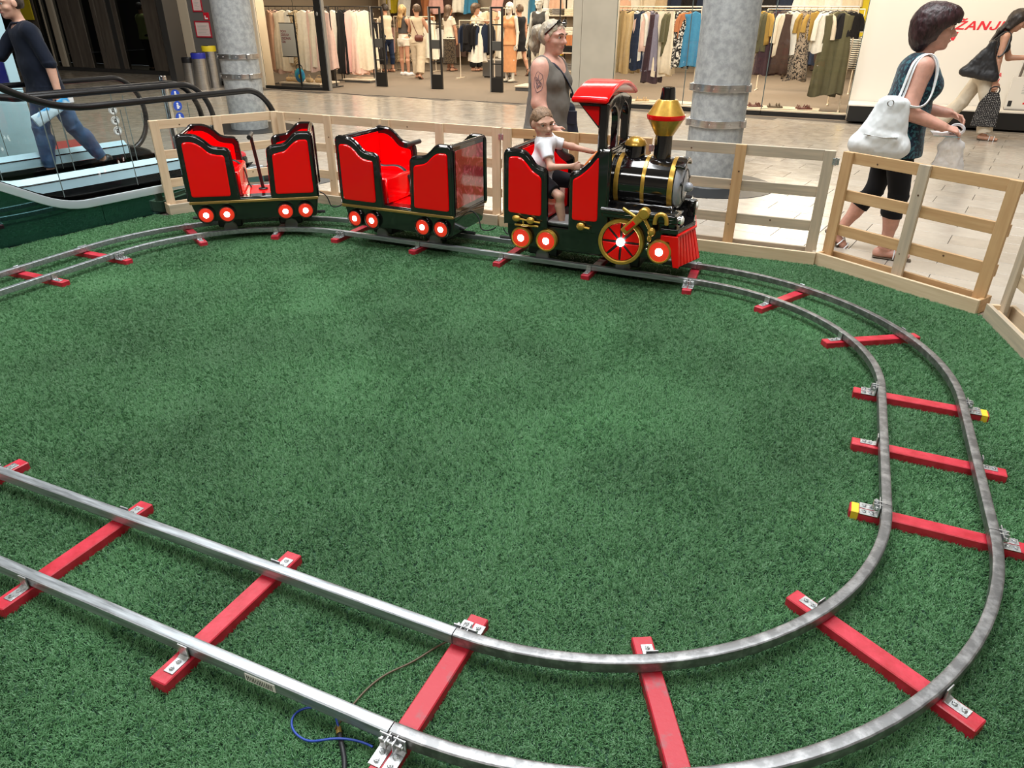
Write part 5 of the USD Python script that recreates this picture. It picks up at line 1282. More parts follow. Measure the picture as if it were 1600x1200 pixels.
    if sh:
        for n in 'LR':
            f = unit(pose.get('foot' + n, (1, 0, 0))); upv = unit(np.array([0, 0, 1.]) - f * f[2]); sd = np.cross(upv, f)
            hl = J['heel' + n]; so = -upv * .019 * H
            if sh['kind'] == 'sandal':
                so_ = obj('sandal', surface([Limb(hl + so - f * .012 * H, hl + so + f * .07 * H, (.022 * H, .006 * H), (.028 * H, .005 * H), side=sd, k=.01), Limb(hl + so + f * .07 * H, hl + so + f * .138 * H, (.028 * H, .005 * H), (.022 * H, .005 * H), side=sd, k=.01)], h * .8, .01), sh.get('sole', 'cable_brown'), t, smooth=True)
                for q, rr in ((.066, .028), (.100, .029)):
                    a = np.linspace(-.1, np.pi + .1, 13)
                    obj('strap', tube(np.array([hl + f * q * H + sd * (rr + .003) * H * math.cos(x) + upv * (-.012 + .034 * math.sin(x)) * H for x in a]), .0075, 6, flat=.7), sh['mat'], so_)
                a = np.arange(16) / 16 * 2 * np.pi
                obj('strap', tube(np.array([J['an' + n] + upv * .012 * H + f * .034 * H * math.cos(x) + sd * .031 * H * math.sin(x) for x in a]), .005, 6, closed=True), sh['mat'], so_)
                obj('strap', tube(np.array([hl + f * .088 * H + upv * .017 * H, J['an' + n] + upv * .008 * H + f * .028 * H]), .004, 6), sh['mat'], so_)
            else:
                obj('shoe', surface([Limb(hl, hl + f * .085 * H, (.026 * H, .028 * H), (.031 * H, .021 * H), side=sd, k=.02), Limb(hl + f * .085 * H, hl + f * .128 * H, (.031 * H, .021 * H), (.025 * H, .015 * H), side=sd, k=.02), Limb(hl + so * .85, hl + so * .85 + f * .12 * H, (.027 * H, .010 * H), (.028 * H, .010 * H), side=sd, k=.01)], h * .8, .01, cuts=[(hl + upv * .03 * H, upv)]), sh['mat'], t, smooth=True)
    J['B'], J['hh'], J['fwd'], J['sh_ax'], J['sp'] = B, hh, fwdv, sh_ax, sp
    J['loc_'] = loc_
    return t, J
def sunglasses(par, J):
    l = J['loc_']
    g_ = obj('sunglasses', join([(lambda m: (l(.60, s * .36, 1.0) + (m[0] * np.array([.07, .27, .21]) * J['hh']) @ J['B'], m[1]))(sphere(1.0, n=14)) for s in (1, -1)]), 'black_gloss', par)
    obj('temple', join([cyl(l(.60, s * .62, .95), l(-.15, s * .90, .15), .05 * J['hh'], 6) for s in (1, -1)] + [cyl(l(.72, .2, .98), l(.72, -.2, .98), .05 * J['hh'], 6)]), 'black_gloss', g_)
def to_world(loc, rz, p):
    c, s = math.cos(rz), math.sin(rz); p = np.asarray(p, float); return np.array([loc[0] + c * p[0] - s * p[1], loc[1] + s * p[0] + c * p[1], loc[2] + p[2]])
# ------------------------------------------------------------------ the boy in the cab
loc = (0.255, 1.735, 0); rz = math.radians(-6)
boy, J = build_person('little boy in white T-shirt and black shorts, sitting in the locomotive cab, steering', loc, rz, .96,
    dict(hip=.602, spine=(.10, .10, 1), shoulders=(-.30, 1, .16), thighL=(.92, .34, -.12), thighR=(.86, -.28, -.32), shinL=(.06, -.05, -1), shinR=(.10, .05, -1), footL=(1, .1, -.05), footR=(1, -.1, -.05),
         armL=(.84, .42, -.22), foreL=(.97, .12, -.16), armR=(.52, -.36, -.80), foreR=(.96, .20, .10), handR=(1, .2, -.05), palmR=(0, 1, -.3), palmL=(0, -.6, -.8), curlR=.9, curlL=.8,
         neckdir=(.22, -.20, .9), face=(.80, -.58, -.16), headup=(.22, -.30, 1), headshift=(-.040, -.02, -.045), shrugL=(0, 0, -.03), shrugR=(0, 0, -.035)),
    dict(girth=.98, head=1.34, shoulder=.92, skin='skin_fair', hair='hair_boy', brow='hair_boy', browr=.022, hairstyle='short', hand=1.02, leg=.86, arm=.86,
         top=dict(name='t_shirt', mat=fab((.80, .82, .86)), sleeve=.62, hem=.03, loose=.016, wrinkle=.006), bottom=dict(kind='pants', name='shorts', mat=fab((.012, .012, .016)), len=.78, loose=.018, wrinkle=.005)), h=.0048)
# ------------------------------------------------------------------ woman with the tattoo
loc = (-.145, 2.86, 0); rz = math.radians(-2)
tw, J = build_person('woman in a grey sleeveless dress with a tattooed arm and sunglasses on her ash-blond hair', loc, rz, 1.52,
    dict(spine=(.03, 0, 1), shoulders=(.10, 1, .05), thighL=(.10, .05, -1), thighR=(-.06, -.04, -1), shinL=(.02, 0, -1), shinR=(-.10, 0, -1), armR=(.05, -.20, -1), foreR=(.64, -.12, -.74), handR=(.75, -.1, -.55), palmR=(.2, 1, -.3), curlR=1.1, armL=(-.10, .14, -1), foreL=(.05, .06, -1),
         neckdir=(.18, 0, 1), face=(1, -.22, -.10)),
    dict(girth=1.30, waist=1.42, bust=1.22, belly=1.05, fem=True, head=1.06, arm=1.36, leg=1.15, skin='skin_pink', hair='hair_ash', brow='hair_brown', hairstyle='ponytail',
         top=dict(name='dress', mat=fab((.145, .130, .112)), hem=.20, flare=1.16, neckline=.035, wrinkle=.009), shoes=dict(kind='sandal', mat='cable_brown')), h=.006)
sunglasses(tw, J)
# tattoo: ink lines lying on the upper arm
a, b = J['shR'], J['elR']; d = unit(b - a); nrm = unit(np.array([.35, -1, .1]) - d * np.dot([.35, -1, .1], d)); sdv = np.cross(d, nrm); ra = .0310 * 1.52 * 1.36
def on_arm(u, ang):
    r_ = (.031 + (.0255 - .031) * u) * 1.52 * 1.36 + .0016
    return a + (b - a) * u + r_ * (math.cos(ang) * nrm + math.sin(ang) * sdv)
ti = [tube(np.array([on_arm(.44 + .27 * math.cos(x) * (1 + .08 * math.sin(5 * x)), .62 * math.sin(x)) for x in np.linspace(0, 2 * np.pi, 40)]), .0022, 5)]
for (u0, a0, w) in ((.30, -.2, .16), (.42, .15, .12), (.50, -.25, .10), (.56, .10, .09), (.36, .3, .09), (.48, 0, .15)):
    ti.append(tube(np.array([on_arm(u0 + w * .55 * math.cos(x) * (1 + .3 * math.sin(3 * x)), a0 + w * 1.6 * math.sin(x)) for x in np.linspace(0, 2 * np.pi, 24)]), .0019, 5))
mat('tattoo_ink', (.16, .10, .11), .6)
obj('tattoo', join(ti), 'tattoo_ink', tw, 'dark outlined tattoo on the upper arm')
aa = np.arange(20) / 20 * 2 * np.pi; fd = unit(J['wrR'] - J['elR']); u_, v_ = basis(fd)[1:], None
obj('bracelet', tube(np.array([J['wrR'] - fd * .012 + .031 * (math.cos(x) * u_[0] + math.sin(x) * u_[1]) for x in aa]), .007, 8, closed=True), 'chrome', tw, 'silver bracelet')
# her crossbody bag
cb = thing('crossbody_bag', 'dark navy crossbody bag at the hip of the woman with the tattoo', 'bag', loc, rz)
hipz = J['hip'][2]
obj('pouch', surface([Limb((.13, .10, hipz + .10), (.15, .10, hipz - .13), (.075, .055), (.095, .065), side=(1, .4, 0), flat=False)], .007, .02, wrinkle=.003), 'bag_navy', cb, smooth=True)
obj('flap', box(.15, .012, .10, (.165, .045, hipz + .04), .01, .35), 'bag_navy', cb)
obj('strap', tube(spline([J['shR'] + [-.02, .045, .050], J['shR'] + [.045, .050, .045], J['chest'] + [.155, -.03, .02], J['chest'] + [.185, .02, -.06], J['waist'] + [.195, .06, .06], (.165, .10, hipz + .20)], 30), .019, 8, flat=.35), 'bag_navy', cb)
# ------------------------------------------------------------------ woman in capri leggings
loc = (2.435, 2.98, 0); rz = math.radians(4)
P_ = dict(spine=(.07, 0, 1), shoulders=(.03, 1, 0), hips=(-.10, 1, 0), thighL=(-.10, .03, -1), thighR=(.20, -.02, -1), shinR=(-.02, 0, -1), shinL=(-.46, .02, -.85), footR=(1, -.08, -.02), footL=(.70, 0, -.70),
         armR=(-.10, -.16, -1), foreR=(.86, -.05, -.30), handR=(1, .12, -.20), palmR=(0, .4, -1), curlR=.55, armL=(.12, .10, -1), foreL=(.92, -.30, -.10), handL=(.9, -.35, -.3), palmL=(0, -.5, -.8), curlL=.6,
         neckdir=(.20, 0, 1), face=(1, .02, -.04))
rw, J = build_person('woman with short burgundy hair, teal patterned top and black capri leggings, walking right', loc, rz, 1.62, P_,
    dict(girth=1.12, waist=1.22, bust=1.15, fem=True, head=1.04, arm=1.22, leg=1.08, skin='skin_pink', hair='hair_burgundy', hairstyle='puffy',
         top=dict(name='top', mat=fab((.004, .013, .030), 'print', (.028, .115, .14), 44), hem=.075, flare=1.14, neckline=.025, wrinkle=.006), bottom=dict(kind='pants', name='capri_leggings', mat=fab((.010, .010, .012)), len=1.42, loose=.006, wrinkle=.003), shoes=dict(kind='sandal', mat='bag_white')), h=.006)
JR = J
for n_, m_ in (('wrR', 'black_satin'), ('wrL', 'bag_brown')):
    fd = unit(J[n_] - J['el' + n_[-1]]); u_ = basis(fd)[1:]
    obj('bracelet', tube(np.array([J[n_] - fd * .015 + .026 * (math.cos(x) * u_[0] + math.sin(x) * u_[1]) for x in aa]), .005, 8, closed=True), m_, rw)
hb = thing('shoulder_bag', 'large white leather bag on the shoulder of the woman in capri leggings', 'bag', loc, rz)
yb = J['shR'][1] - .105
c0 = np.array([-.13, yb, J['hip'][2] + .06])
obj('bag_body', surface([Limb(c0 + [.03, 0, .17], c0 + [-.01, 0, -.10], (.100, .048), (.172, .078), side=(1, .08, 0), k=.03), Limb(c0 + [-.07, -.046, -.03], c0 + [.08, -.050, -.05], .026, .030, k=.03), Limb(c0 + [-.13, 0, -.10], c0 + [.12, 0, -.11], .062, .066, k=.04)], .006, .03, wrinkle=.010, seed=3, wfreq=16), 'bag_white', hb, smooth=True)
for o in (.0, .03):
    S_ = J['shR']
    obj('strap', tube(spline([c0 + [-.06 + o, -.01, .19], S_ + [-.125 + o * .8, -.060, -.22], S_ + [-.075 + o * .6, -.045, -.02], S_ + [-.030 + o * .5, -.012, .062], S_ + [.018 + o * .5, .006, .074], S_ + [.066 + o * .4, .0, .030], S_ + [.088 + o * .2, -.020, -.08], S_ + [.07, -.068, -.20], c0 + [.06, .0, .18]], 50), .0125, 8, flat=.5), 'bag_white', hb)
obj('zip', tube(np.array([c0 + [-.12, -.072, -.02], c0 + [.0, -.084, -.035], c0 + [.09, -.082, -.03]]), .004, 6), 'zinc', hb)
obj('ring', tube(np.array([c0 + np.array([.0 + .018 * math.cos(x), -.058, .175 + .018 * math.sin(x)]) for x in aa]), .004, 6, closed=True), 'zinc', hb)
hdR, hdL = J['wrR'], J['wrL']
pb = thing('plastic_bag', 'thin clear plastic bag hanging from the hands of the woman in capri leggings', 'bag', loc, rz)
c1 = hdR + np.array([.085, .03, -.03])
obj('film', surface([Limb(c1, c1 + [.0, 0, -.09], (.026, .018), (.070, .038), k=.02, side=(1, 0, 0)), Limb(c1 + [.0, 0, -.09], c1 + [.01, 0, -.25], (.070, .038), (.100, .050), k=.02, side=(1, 0, 0))], .006, .02, wrinkle=.012, seed=9, wfreq=34), 'thin_plastic', pb, smooth=True)
obj('handles', tube(spline([c1 + [-.01, 0, -.02], c1 + [-.03, .0, .03], c1 + [.0, .01, .045], c1 + [.04, 0, .03], c1 + [.015, 0, -.02]], 24), .010, 6), 'thin_plastic', pb, smooth=True)
pp = thing('folded_papers', 'folded white papers in the hand of the woman in capri leggings', 'papers', loc, rz)
obj('sheet', move(box(.16, .10, .004, (0, 0, 0), .001), hdR + np.array([.03, .045, -.045]), .1, .15), 'sign_white', pp, smooth=False)
obj('sheet', move(box(.15, .10, .004, (0, 0, 0), .001), hdR + np.array([.045, .05, -.053]), -.15, .12), 'esc_panel_blue', pp, smooth=False)
# ------------------------------------------------------------------ woman with the phone
loc = (3.72, 9.45, 0); rz = math.radians(-4)
pw_, J = build_person('slim woman in black top and cream trousers walking right, looking at her phone', loc, rz, 1.68,
    dict(spine=(.26, 0, 1), shoulders=(.02, 1, 0), thighR=(.36, 0, -1), shinR=(.16, 0, -1), thighL=(-.42, 0, -1), shinL=(-.62, 0, -.85), footR=(1, 0, -.12), footL=(.75, 0, -.65), armR=(-.02, -.10, -1), foreR=(.14, -.04, -1), armL=(.42, .05, -.9), foreL=(.92, -.05, .04), handL=(1, 0, .12), palmL=(0, 0, 1), curlL=.35,
         neckdir=(.50, 0, .9), face=(.82, .05, -.55), headup=(.5, 0, 1)),
    dict(girth=.82, waist=.80, bust=.85, fem=True, arm=.86, leg=.86, skin='skin_tan', hair='hair_dark', hairstyle='long', hairlen=.09, top=dict(name='top', mat=fab((.010, .010, .012), 'dots', (.16, .16, .16), 60), hem=0, neckline=.02, wrinkle=.002), bottom=dict(kind='pants', mat=fab((.62, .54, .42)), len=1.93, loose=.020, flare=.045, wrinkle=.012, rise=.03), shoes=dict(kind='sandal', mat='bag_white')), h=.008)
ph = thing('mobile_phone', 'dark mobile phone in the hand of the woman in cream trousers', 'phone', loc, rz)
obj('case', move(box(.145, .072, .009, b=.003), J['wrL'] + np.array([.13, 0, .035]), .0, 0, -.25), 'black_gloss', ph); obj('screen', move(box(.135, .066, .002, (0, 0, .0055), .0005), J['wrL'] + np.array([.13, 0, .035]), .0, 0, -.25), 'navy_screen', ph)
tb = thing('tote_bag', 'black leather tote on the shoulder of the woman in cream trousers', 'bag', loc, rz)
c0 = J['shR'] + np.array([-.13, -.075, -.30])
obj('bag_body', surface([Limb(c0 + [.0, 0, .22], c0 + [x, 0, -.13 - .16 * (x + .25)], .022, .050, k=.04) for x in np.linspace(-.25, .13, 7)] + [Limb(c0 + [-.22, 0, -.12], c0 + [.12, 0, -.18], .05, .055, k=.04)], .008, .03, wrinkle=.012, seed=4, wfreq=16), 'bag_black', tb, smooth=True)
obj('strap', tube(spline([c0 + [-.02, 0, .24], J['shR'] + [-.05, -.02, .03], J['shR'] + [.015, .01, .055], J['shR'] + [.05, -.03, -.05], c0 + [.10, 0, .07]], 24), .011, 6), 'bag_black', tb)
tb2 = thing('carrier_bag', 'black dotted carrier bag hanging from the hand of the woman in cream trousers', 'bag', loc, rz)
c0 = J['wrR'] + np.array([.02, 0, -.12])
obj('bag_body', move(extrude(rounded([(-.06, -.02), (.06, -.02), (.12, -.16), (.14, -.46), (-.17, -.46), (-.14, -.16)], .02), .05, .008, 'xz', .025), c0), fab((.014, .012, .012), 'dots', (.35, .33, .31), 48), tb2, smooth=20)
for y_ in (-.03, .03): obj('handle', tube(spline([c0 + [-.05, y_, -.03], c0 + [-.02, y_ * .5, .05], c0 + [.03, y_ * .5, .05], c0 + [.05, y_, -.03]], 20), .007, 6), 'bag_black', tb2)
# ------------------------------------------------------------------ man on the escalator landing
loc = (-5.42, 2.36, .006); rz = math.radians(-103)
mn, J = build_person('dark-haired man in a navy shirt and jeans stepping onto the far escalator', loc, rz, 1.78,
    dict(spine=(.10, 0, 1), shoulders=(.12, 1, 0), thighR=(.26, 0, -1), shinR=(.06, 0, -1), thighL=(-.30, 0, -1), shinL=(-.52, 0, -.86), footL=(.80, 0, -.60), armL=(-.24, .22, -1), foreL=(.02, .12, -1), curlL=.8, armR=(.62, -.25, -.75), foreR=(.95, -.10, -.18), palmR=(0, 0, -1),
         neckdir=(.30, 0, 1), face=(1, .05, -.14)),
    dict(girth=1.06, waist=1.16, skin='skin_fair', hair='hair_dark', hairstyle='short', arm=1.05, top=dict(name='shirt', mat=fab((.008, .012, .024)), sleeve=1.12, hem=.055, flare=1.14, wrinkle=.008), bottom=dict(kind='pants', name='jeans', mat=fab((.030, .075, .165), 'print', (.055, .12, .24), 6), len=1.95, loose=.016, wrinkle=.009), shoes=dict(kind='shoe', mat='black_satin')), h=.0068)
fd = unit(J['wrL'] - J['elL']); u_ = basis(fd)[1:]
wt = obj('watch', tube(np.array([J['wrL'] - fd * .02 + .031 * (math.cos(x) * u_[0] + math.sin(x) * u_[1]) for x in aa]), .009, 8, closed=True, flat=.6), 'black_satin', mn, 'dark wrist watch')
obj('shirt_collar', tube(np.array([J['neck'] + J['sp'] * .012 + .062 * (math.cos(x) * J['fwd'] * 1.05 + math.sin(x) * J['sh_ax']) + J['fwd'] * .012 for x in aa]), .017, 8, closed=True, flat=.6), fab((.008, .012, .024)), mn)
obj('belt', surface([Limb(J['waist'] - J['sp'] * .055 * 1.78, J['waist'] - J['sp'] * .030 * 1.78, (.098 * 1.78 * 1.06 + .017, .068 * 1.78 * 1.06 + .017), side=(0, 1, 0), flat=True)], .008, 0), 'black_satin', mn)
bg = thing('magazine', 'rolled blue and white magazine in the hand of the man in the navy shirt', 'magazine', loc, rz)
c0 = J['wrL'] + np.array([.02, .055, -.125])
obj('cover', move(surface([Limb((-.07, 0, .05), (.29, 0, -.12), (.016, .050), (.016, .060), side=(0, 1, 0), flat=True)], .006, .01, wrinkle=.006, wfreq=22), c0), fab((.55, .72, .82), 'print', (.03, .30, .62), 5, .4), bg, smooth=True)
obj('pages', move(box(.05, .03, .08, (-.095, 0, .065), .01, 0), c0), 'sign_white', bg)
# ------------------------------------------------------------------ people inside the shop
def shopper(label, loc, face_deg, H, pose, look): return build_person(label, loc, math.radians(face_deg), H, pose, dict(dict(fem=True), **look), h=.0095, detail=False)
shopper('woman in white shorts and dark grey top with long blond hair, seen from behind', (-9.02, 15.15, 0), 75, 1.68, dict(thighL=(.06, .1, -1), thighR=(-.04, -.1, -1), armR=(.25, -.3, -.85), foreR=(.75, .2, .5), armL=(.2, .25, -.9), foreL=(.8, .1, .3), face=(1, .4, -.1)),
    dict(girth=.92, skin='skin_tan', hair='hair_blond', hairstyle='long', hairlen=.14, top=dict(name='top', mat=fab((.075, .070, .068)), hem=.0, wrinkle=.002), bottom=dict(kind='pants', name='shorts', mat=fab((.78, .72, .62)), len=.42, loose=.022, rise=.04), shoes=dict(kind='shoe', mat='sign_white')))
_, JC = shopper('woman in a cream jumpsuit with a small brown bag, inside the shop', (-8.18, 14.45, 0), 100, 1.70, dict(spine=(.04, 0, 1), thighL=(.24, .03, -1), shinL=(.1, 0, -1), thighR=(-.22, -.03, -1), shinR=(-.35, 0, -1), footR=(.85, 0, -.5), armL=(.35, .3, -.85), foreL=(.55, -.35, .6), armR=(.3, -.35, -.85), foreR=(.5, .4, .6), face=(.8, .75, -.1)),
    dict(girth=.95, skin='skin_tan', hair='hair_brown', hairstyle='short', top=dict(name='top', mat=fab((.60, .50, .36)), hem=.03, wrinkle=.004), bottom=dict(kind='pants', mat=fab((.60, .50, .36)), len=1.9, loose=.028, flare=.04, wrinkle=.01), shoes=dict(kind='sandal', mat='bag_brown')))
t = thing('belt_bag', 'small brown crossbody bag on the woman in the cream jumpsuit', 'bag', (-8.18, 14.45, 0), math.radians(100))
obj('pouch', surface([Limb((-.145, -.03, JC['hip'][2] + .06), (-.145, -.16, JC['hip'][2] + .06), (.05, .075), side=(1, 0, 0))], .009, .01), 'bag_brown', t, smooth=True)
obj('strap', tube(spline([(-.145, -.09, JC['hip'][2] + .12), (-.125, .03, 1.2), JC['shL'] + [0, -.02, .06], (.12, .0, 1.2), (.03, -.17, JC['hip'][2] + .12), (-.12, -.14, JC['hip'][2] + .10)], 30), .009, 6), 'bag_brown', t)
shopper('person in dark jeans with black shoulder bag reaching into a clothes rail', (-9.98, 15.85, 0), 165, 1.70, dict(armL=(.7, .2, -.55), foreL=(.95, .1, .1), armR=(.6, -.2, -.6), foreR=(.95, 0, .15), thighL=(.12, 0, -1), thighR=(-.12, 0, -1), face=(1, 0, -.15)),
    dict(girth=.95, skin='skin_tan', hair='hair_dark', hairstyle='short', top=dict(name='top', mat=fab((.62, .52, .38)), sleeve=.5, hem=.03), bottom=dict(kind='pants', name='jeans', mat=fab((.012, .022, .055)), len=1.7, loose=.012), shoes=dict(kind='sandal', mat='bag_brown')))
t = thing('shoulder_bag', 'slouchy black bag on the person in dark jeans', 'bag', (-9.98, 15.85, 0), math.radians(165))
obj('pouch', surface([Limb((-.02, .22, 1.02), (-.02, .22, .80), (.10, .05), (.16, .06), side=(1, 0, 0))], .010, .01, wrinkle=.01), 'bag_black', t, smooth=True)
obj('strap', tube(spline([(-.10, .22, 1.0), (-.06, .19, 1.3), (0, .17, 1.44), (.05, .19, 1.3), (.06, .22, 1.0)], 20), .010, 6), 'bag_black', t)
shopper('woman in a white blouse and long dark patterned skirt, half hidden by a security gate', (-8.62, 16.95, 0), 70, 1.68, dict(armL=(.3, .3, -.9), foreL=(.7, 0, .3), armR=(.2, -.2, -.95), thighL=(.08, 0, -1), face=(1, -.2, -.2)),
    dict(girth=1.0, skin='skin_tan', hair='hair_brown', hairstyle='long', hairlen=.05, top=dict(name='blouse', mat=fab((.78, .70, .58)), sleeve=.55, hem=.03, loose=.02), bottom=dict(kind='skirt', name='skirt', mat=fab((.10, .075, .05), 'print', (.02, .016, .014), 30), len=.12, flare=1.2), shoes=dict(kind='sandal', mat='bag_brown')))
shopper('woman in black trousers holding out a hanger, yellow tote at her side', (-7.95, 17.3, 0), 10, 1.70, dict(armL=(.80, .2, -.25), foreL=(.95, .0, .25), armR=(.15, -.2, -1), foreR=(.4, .1, -.8), thighL=(.14, 0, -1), thighR=(-.14, 0, -1), face=(1, -.1, -.1)),
    dict(girth=1.02, skin='skin_tan', hair='hair_brown', hairstyle='puffy', top=dict(name='blouse', mat=fab((.78, .70, .58)), sleeve=.7, hem=.05, loose=.02), bottom=dict(kind='pants', mat=fab((.012, .011, .012)), len=1.9, loose=.03, flare=.03), shoes=dict(kind='sandal', mat='bag_brown')))
t = thing('tote_bag', 'yellow tote bag of the woman in black trousers', 'bag', (-7.95, 17.3, 0), math.radians(10))
obj('bag_body', move(extrude(rounded([(-.17, -.16), (.17, -.16), (.19, .12), (-.19, .12)], .03), .09, .02, 'xz', 0), (.02, -.20, 1.0)), fab((.50, .34, .10)), t, smooth=40)
obj('strap', tube(spline([(-.10, -.24, 1.1), (-.05, -.2, 1.35), (0, -.17, 1.44), (.06, -.2, 1.32), (.12, -.24, 1.1)], 20), .010, 6), fab((.50, .34, .10)), t)
shopper('woman in a black dress and dark sandals by the glass, black bag at her elbow', (-6.20, 16.4, 0), 150, 1.70, dict(armL=(.2, .3, -.95), foreL=(.8, -.1, -.2), thighL=(.2, 0, -1), shinL=(.05, 0, -1), thighR=(-.2, 0, -1), shinR=(-.5, 0, -.9), footR=(.7, 0, -.7), face=(1, 0, -.1)),
    dict(girth=.95, skin='skin_tan', hair='hair_brown', hairstyle='short', top=dict(name='dress', mat=fab((.012, .012, .014)), hem=.17, flare=1.15, neckline=.02), shoes=dict(kind='sandal', mat='black_satin')))
shopper('person in an olive T-shirt and black trousers behind the black glass front', (-16.2, 13.2, 0), 80, 1.72, dict(armL=(.1, .25, -1), armR=(.1, -.2, -1), thighL=(.1, 0, -1), thighR=(-.1, 0, -1)),
    dict(fem=False, girth=1.05, skin='skin_tan', hair='hair_dark', hairstyle='short', top=dict(name='t_shirt', mat=fab((.42, .48, .16)), sleeve=.6, hem=.05, loose=.016), bottom=dict(kind='pants', mat=fab((.010, .010, .012)), len=1.93, loose=.016), shoes=dict(kind='shoe', mat='black_satin')))
# ================================================================== goods and fittings of the clothes shop
mat('rack_cream', (.72, .62, .48), .4); mat('rack_black', (.015, .014, .013), .4); mat('hanger_black', (.012, .012, .012), .5); mat('straw', (.55, .38, .20), .8, var=.25, vscale=60, bump=.4, bscale=80)
gr = np.random.default_rng(41)
COL = dict(cream=((.78, .68, .52), 'plain'), ivory=((.82, .78, .68), 'plain'), peach=((.80, .50, .36), 'plain'), blush=((.80, .55, .46), 'plain'), pink=((.78, .45, .40), 'plain'), sand=((.62, .48, .31), 'plain'), tan=((.47, .34, .17), 'plain'), khaki=((.40, .31, .16), 'plain'),
    black=((.012, .011, .012), 'plain'), navy=((.02, .03, .06), 'plain'), brown=((.075, .045, .035), 'plain'), plum=((.055, .030, .038), 'plain'), lavender=((.24, .22, .28), 'plain'), olive=((.115, .105, .055), 'plain'), mustard=((.42, .26, .06), 'plain'), rust=((.50, .19, .08), 'plain'), yellow=((.62, .50, .03), 'plain'), blue=((.05, .22, .38), 'plain'), grey=((.20, .19, .18), 'plain'), white=((.85, .84, .80), 'plain'),
    floral=((.012, .012, .012), 'print', (.72, .68, .60), 26), leopard=((.38, .30, .22), 'print', (.02, .016, .014), 34), patterned=((.09, .07, .055), 'print', (.48, .38, .26), 28), striped=((.02, .02, .02), 'stripes', (.72, .68, .60), 9), speckled=((.60, .46, .28), 'print', (.26, .17, .08), 40))
def col(n):
    c = COL[n]; return fab(c[0], c[1], c[2] if len(c) > 2 else None, c[3] if len(c) > 3 else 20)
def cloth(kind, w, ln, seed):
    r = np.random.default_rng(seed); m = 40; a = np.arange(m) / m * 2 * np.pi
    ts = np.array([0, .015, .05, .12, .25, .42, .60, .80, 1.0]); V = []
    nf = int(r.integers(5, 9)); ph = r.uniform(0, 6.28, 3)
    for t in ts:
        if kind in ('dress', 'skirt', 'trousers'):
            wd = w * (.55 + .45 * min(1, t / .05)) if kind == 'dress' else w * (.82 + .18 * t)
            wd *= (1 - .18 * math.sin(min(t / .45, 1) * math.pi) if kind == 'dress' else 1) * (1 + .18 * t); dp = .050 + .075 * t; am = .03 + .30 * t
        else: wd = w * (.45 + .55 * min(1, t / .12)); dp = .050 + .03 * t; am = .04 + .16 * t
        f = 1 + am * np.sin(nf * a + ph[0] + .8 * t) + am * .5 * np.sin((nf * 2 + 1) * a + ph[1])
        hem = .022 * np.sin(3 * a + ph[2]) * (t == 1)
        V.append(np.stack([wd / 2 * np.cos(a) * (1 + .3 * (f - 1)), dp * np.sin(a) * f + .02 * t * np.sin(2 * a + ph[1]), np.full(m, -.045 - t * ln) - (.045 * np.abs(np.cos(a)) if t < .02 and kind in ('dress', 'top') else 0) + hem], 1))
    V = np.vstack(V + [[[0, 0, -.045]], [[0, 0, -.045 - ln * .97]]]); F = []
    for i in range(len(ts) - 1):
        for k in range(m):
            l = (k + 1) % m; F += [(i * m + k, (i + 1) * m + l, i * m + l), (i * m + k, (i + 1) * m + k, (i + 1) * m + l)]
    T, Bq, n = len(V) - 2, len(V) - 1, (len(ts) - 1) * m
    for k in range(m): l = (k + 1) % m; F += [(T, k, l), (Bq, n + l, n + k)]
    return V, np.array(F)
def garment(kind, colour, loc, rz, w, ln, label, group, seed, detail=True):
    t = thing('garment', label, kind if kind != 'top' else 'blouse', loc, rz, group)
    obj('cloth', cloth(kind, w, ln, seed), col(colour), t, smooth=60)
    if kind == 'top':
        for s in (-1, 1): obj('sleeve', tube(np.array([(s * w * .40, 0, -.10), (s * w * .53, .0, -.20), (s * w * .56, 0, -.10 - ln * .62)]), [.050, .055, .062], 10, flat=.7), col(colour), t)
    h = join([tube(np.array([(-w * .36, 0, -.075), (0, 0, -.035), (w * .36, 0, -.075)]), .007, 6), tube(np.array([(0, 0, -.035), (0, 0, -.005), (.012, 0, .014), (0, 0, .026), (-.012, 0, .016)]), .003, 5)])
    obj('hanger', h, 'hanger_black', t)
    return t
ORD = ['first', 'second', 'third', 'fourth', 'fifth', 'sixth', 'seventh', 'eighth', 'ninth', 'tenth', 'eleventh', 'twelfth', 'thirteenth', 'fourteenth', 'fifteenth', 'sixteenth', 'seventeenth', 'eighteenth', 'nineteenth', 'twentieth']
def rack(where, x0, x1, y, z, items, frame='rack_cream', legs=True, label=None, yaw=35):
    """items: (kind, colour, width, length); evenly hung from left to right."""
    t = thing('clothes_rack', label or 'clothes rail %s' % where, 'clothes rack', ((x0 + x1) / 2, y, 0))
    hw = (x1 - x0) / 2 + .06
    obj('rail', cyl((-hw, 0, z), (hw, 0, z), .012, 8), frame, t)
    for s in (-1, 1):
        if legs:
            p = obj('upright', cyl((s * hw, 0, .02), (s * hw, 0, z), .013, 8), frame, t)
            obj('foot', box2(s * hw - .015, s * hw + .015, -.24, .24, 0, .022, .003), frame, p, smooth=False)
        else: obj('wall_arm', cyl((s * hw, 0, z), (s * hw, .24, z), .012, 8), frame, t)
    n = len(items)
    for i, (k, c, w, ln) in enumerate(items):
        xx = x0 + (x1 - x0) * (i + .5) / n
        garment(k, c, (xx, y, z - .026), math.radians(float(gr.uniform(yaw - 22, yaw + 22)) * (1 if i % 3 else -1)), w, ln, '%s %s, %s from left on the rail %s' % (c, {'top': 'blouse'}.get(k, k), ORD[i], where), 'clothes on the rail %s' % where, int(gr.integers(1e6)))
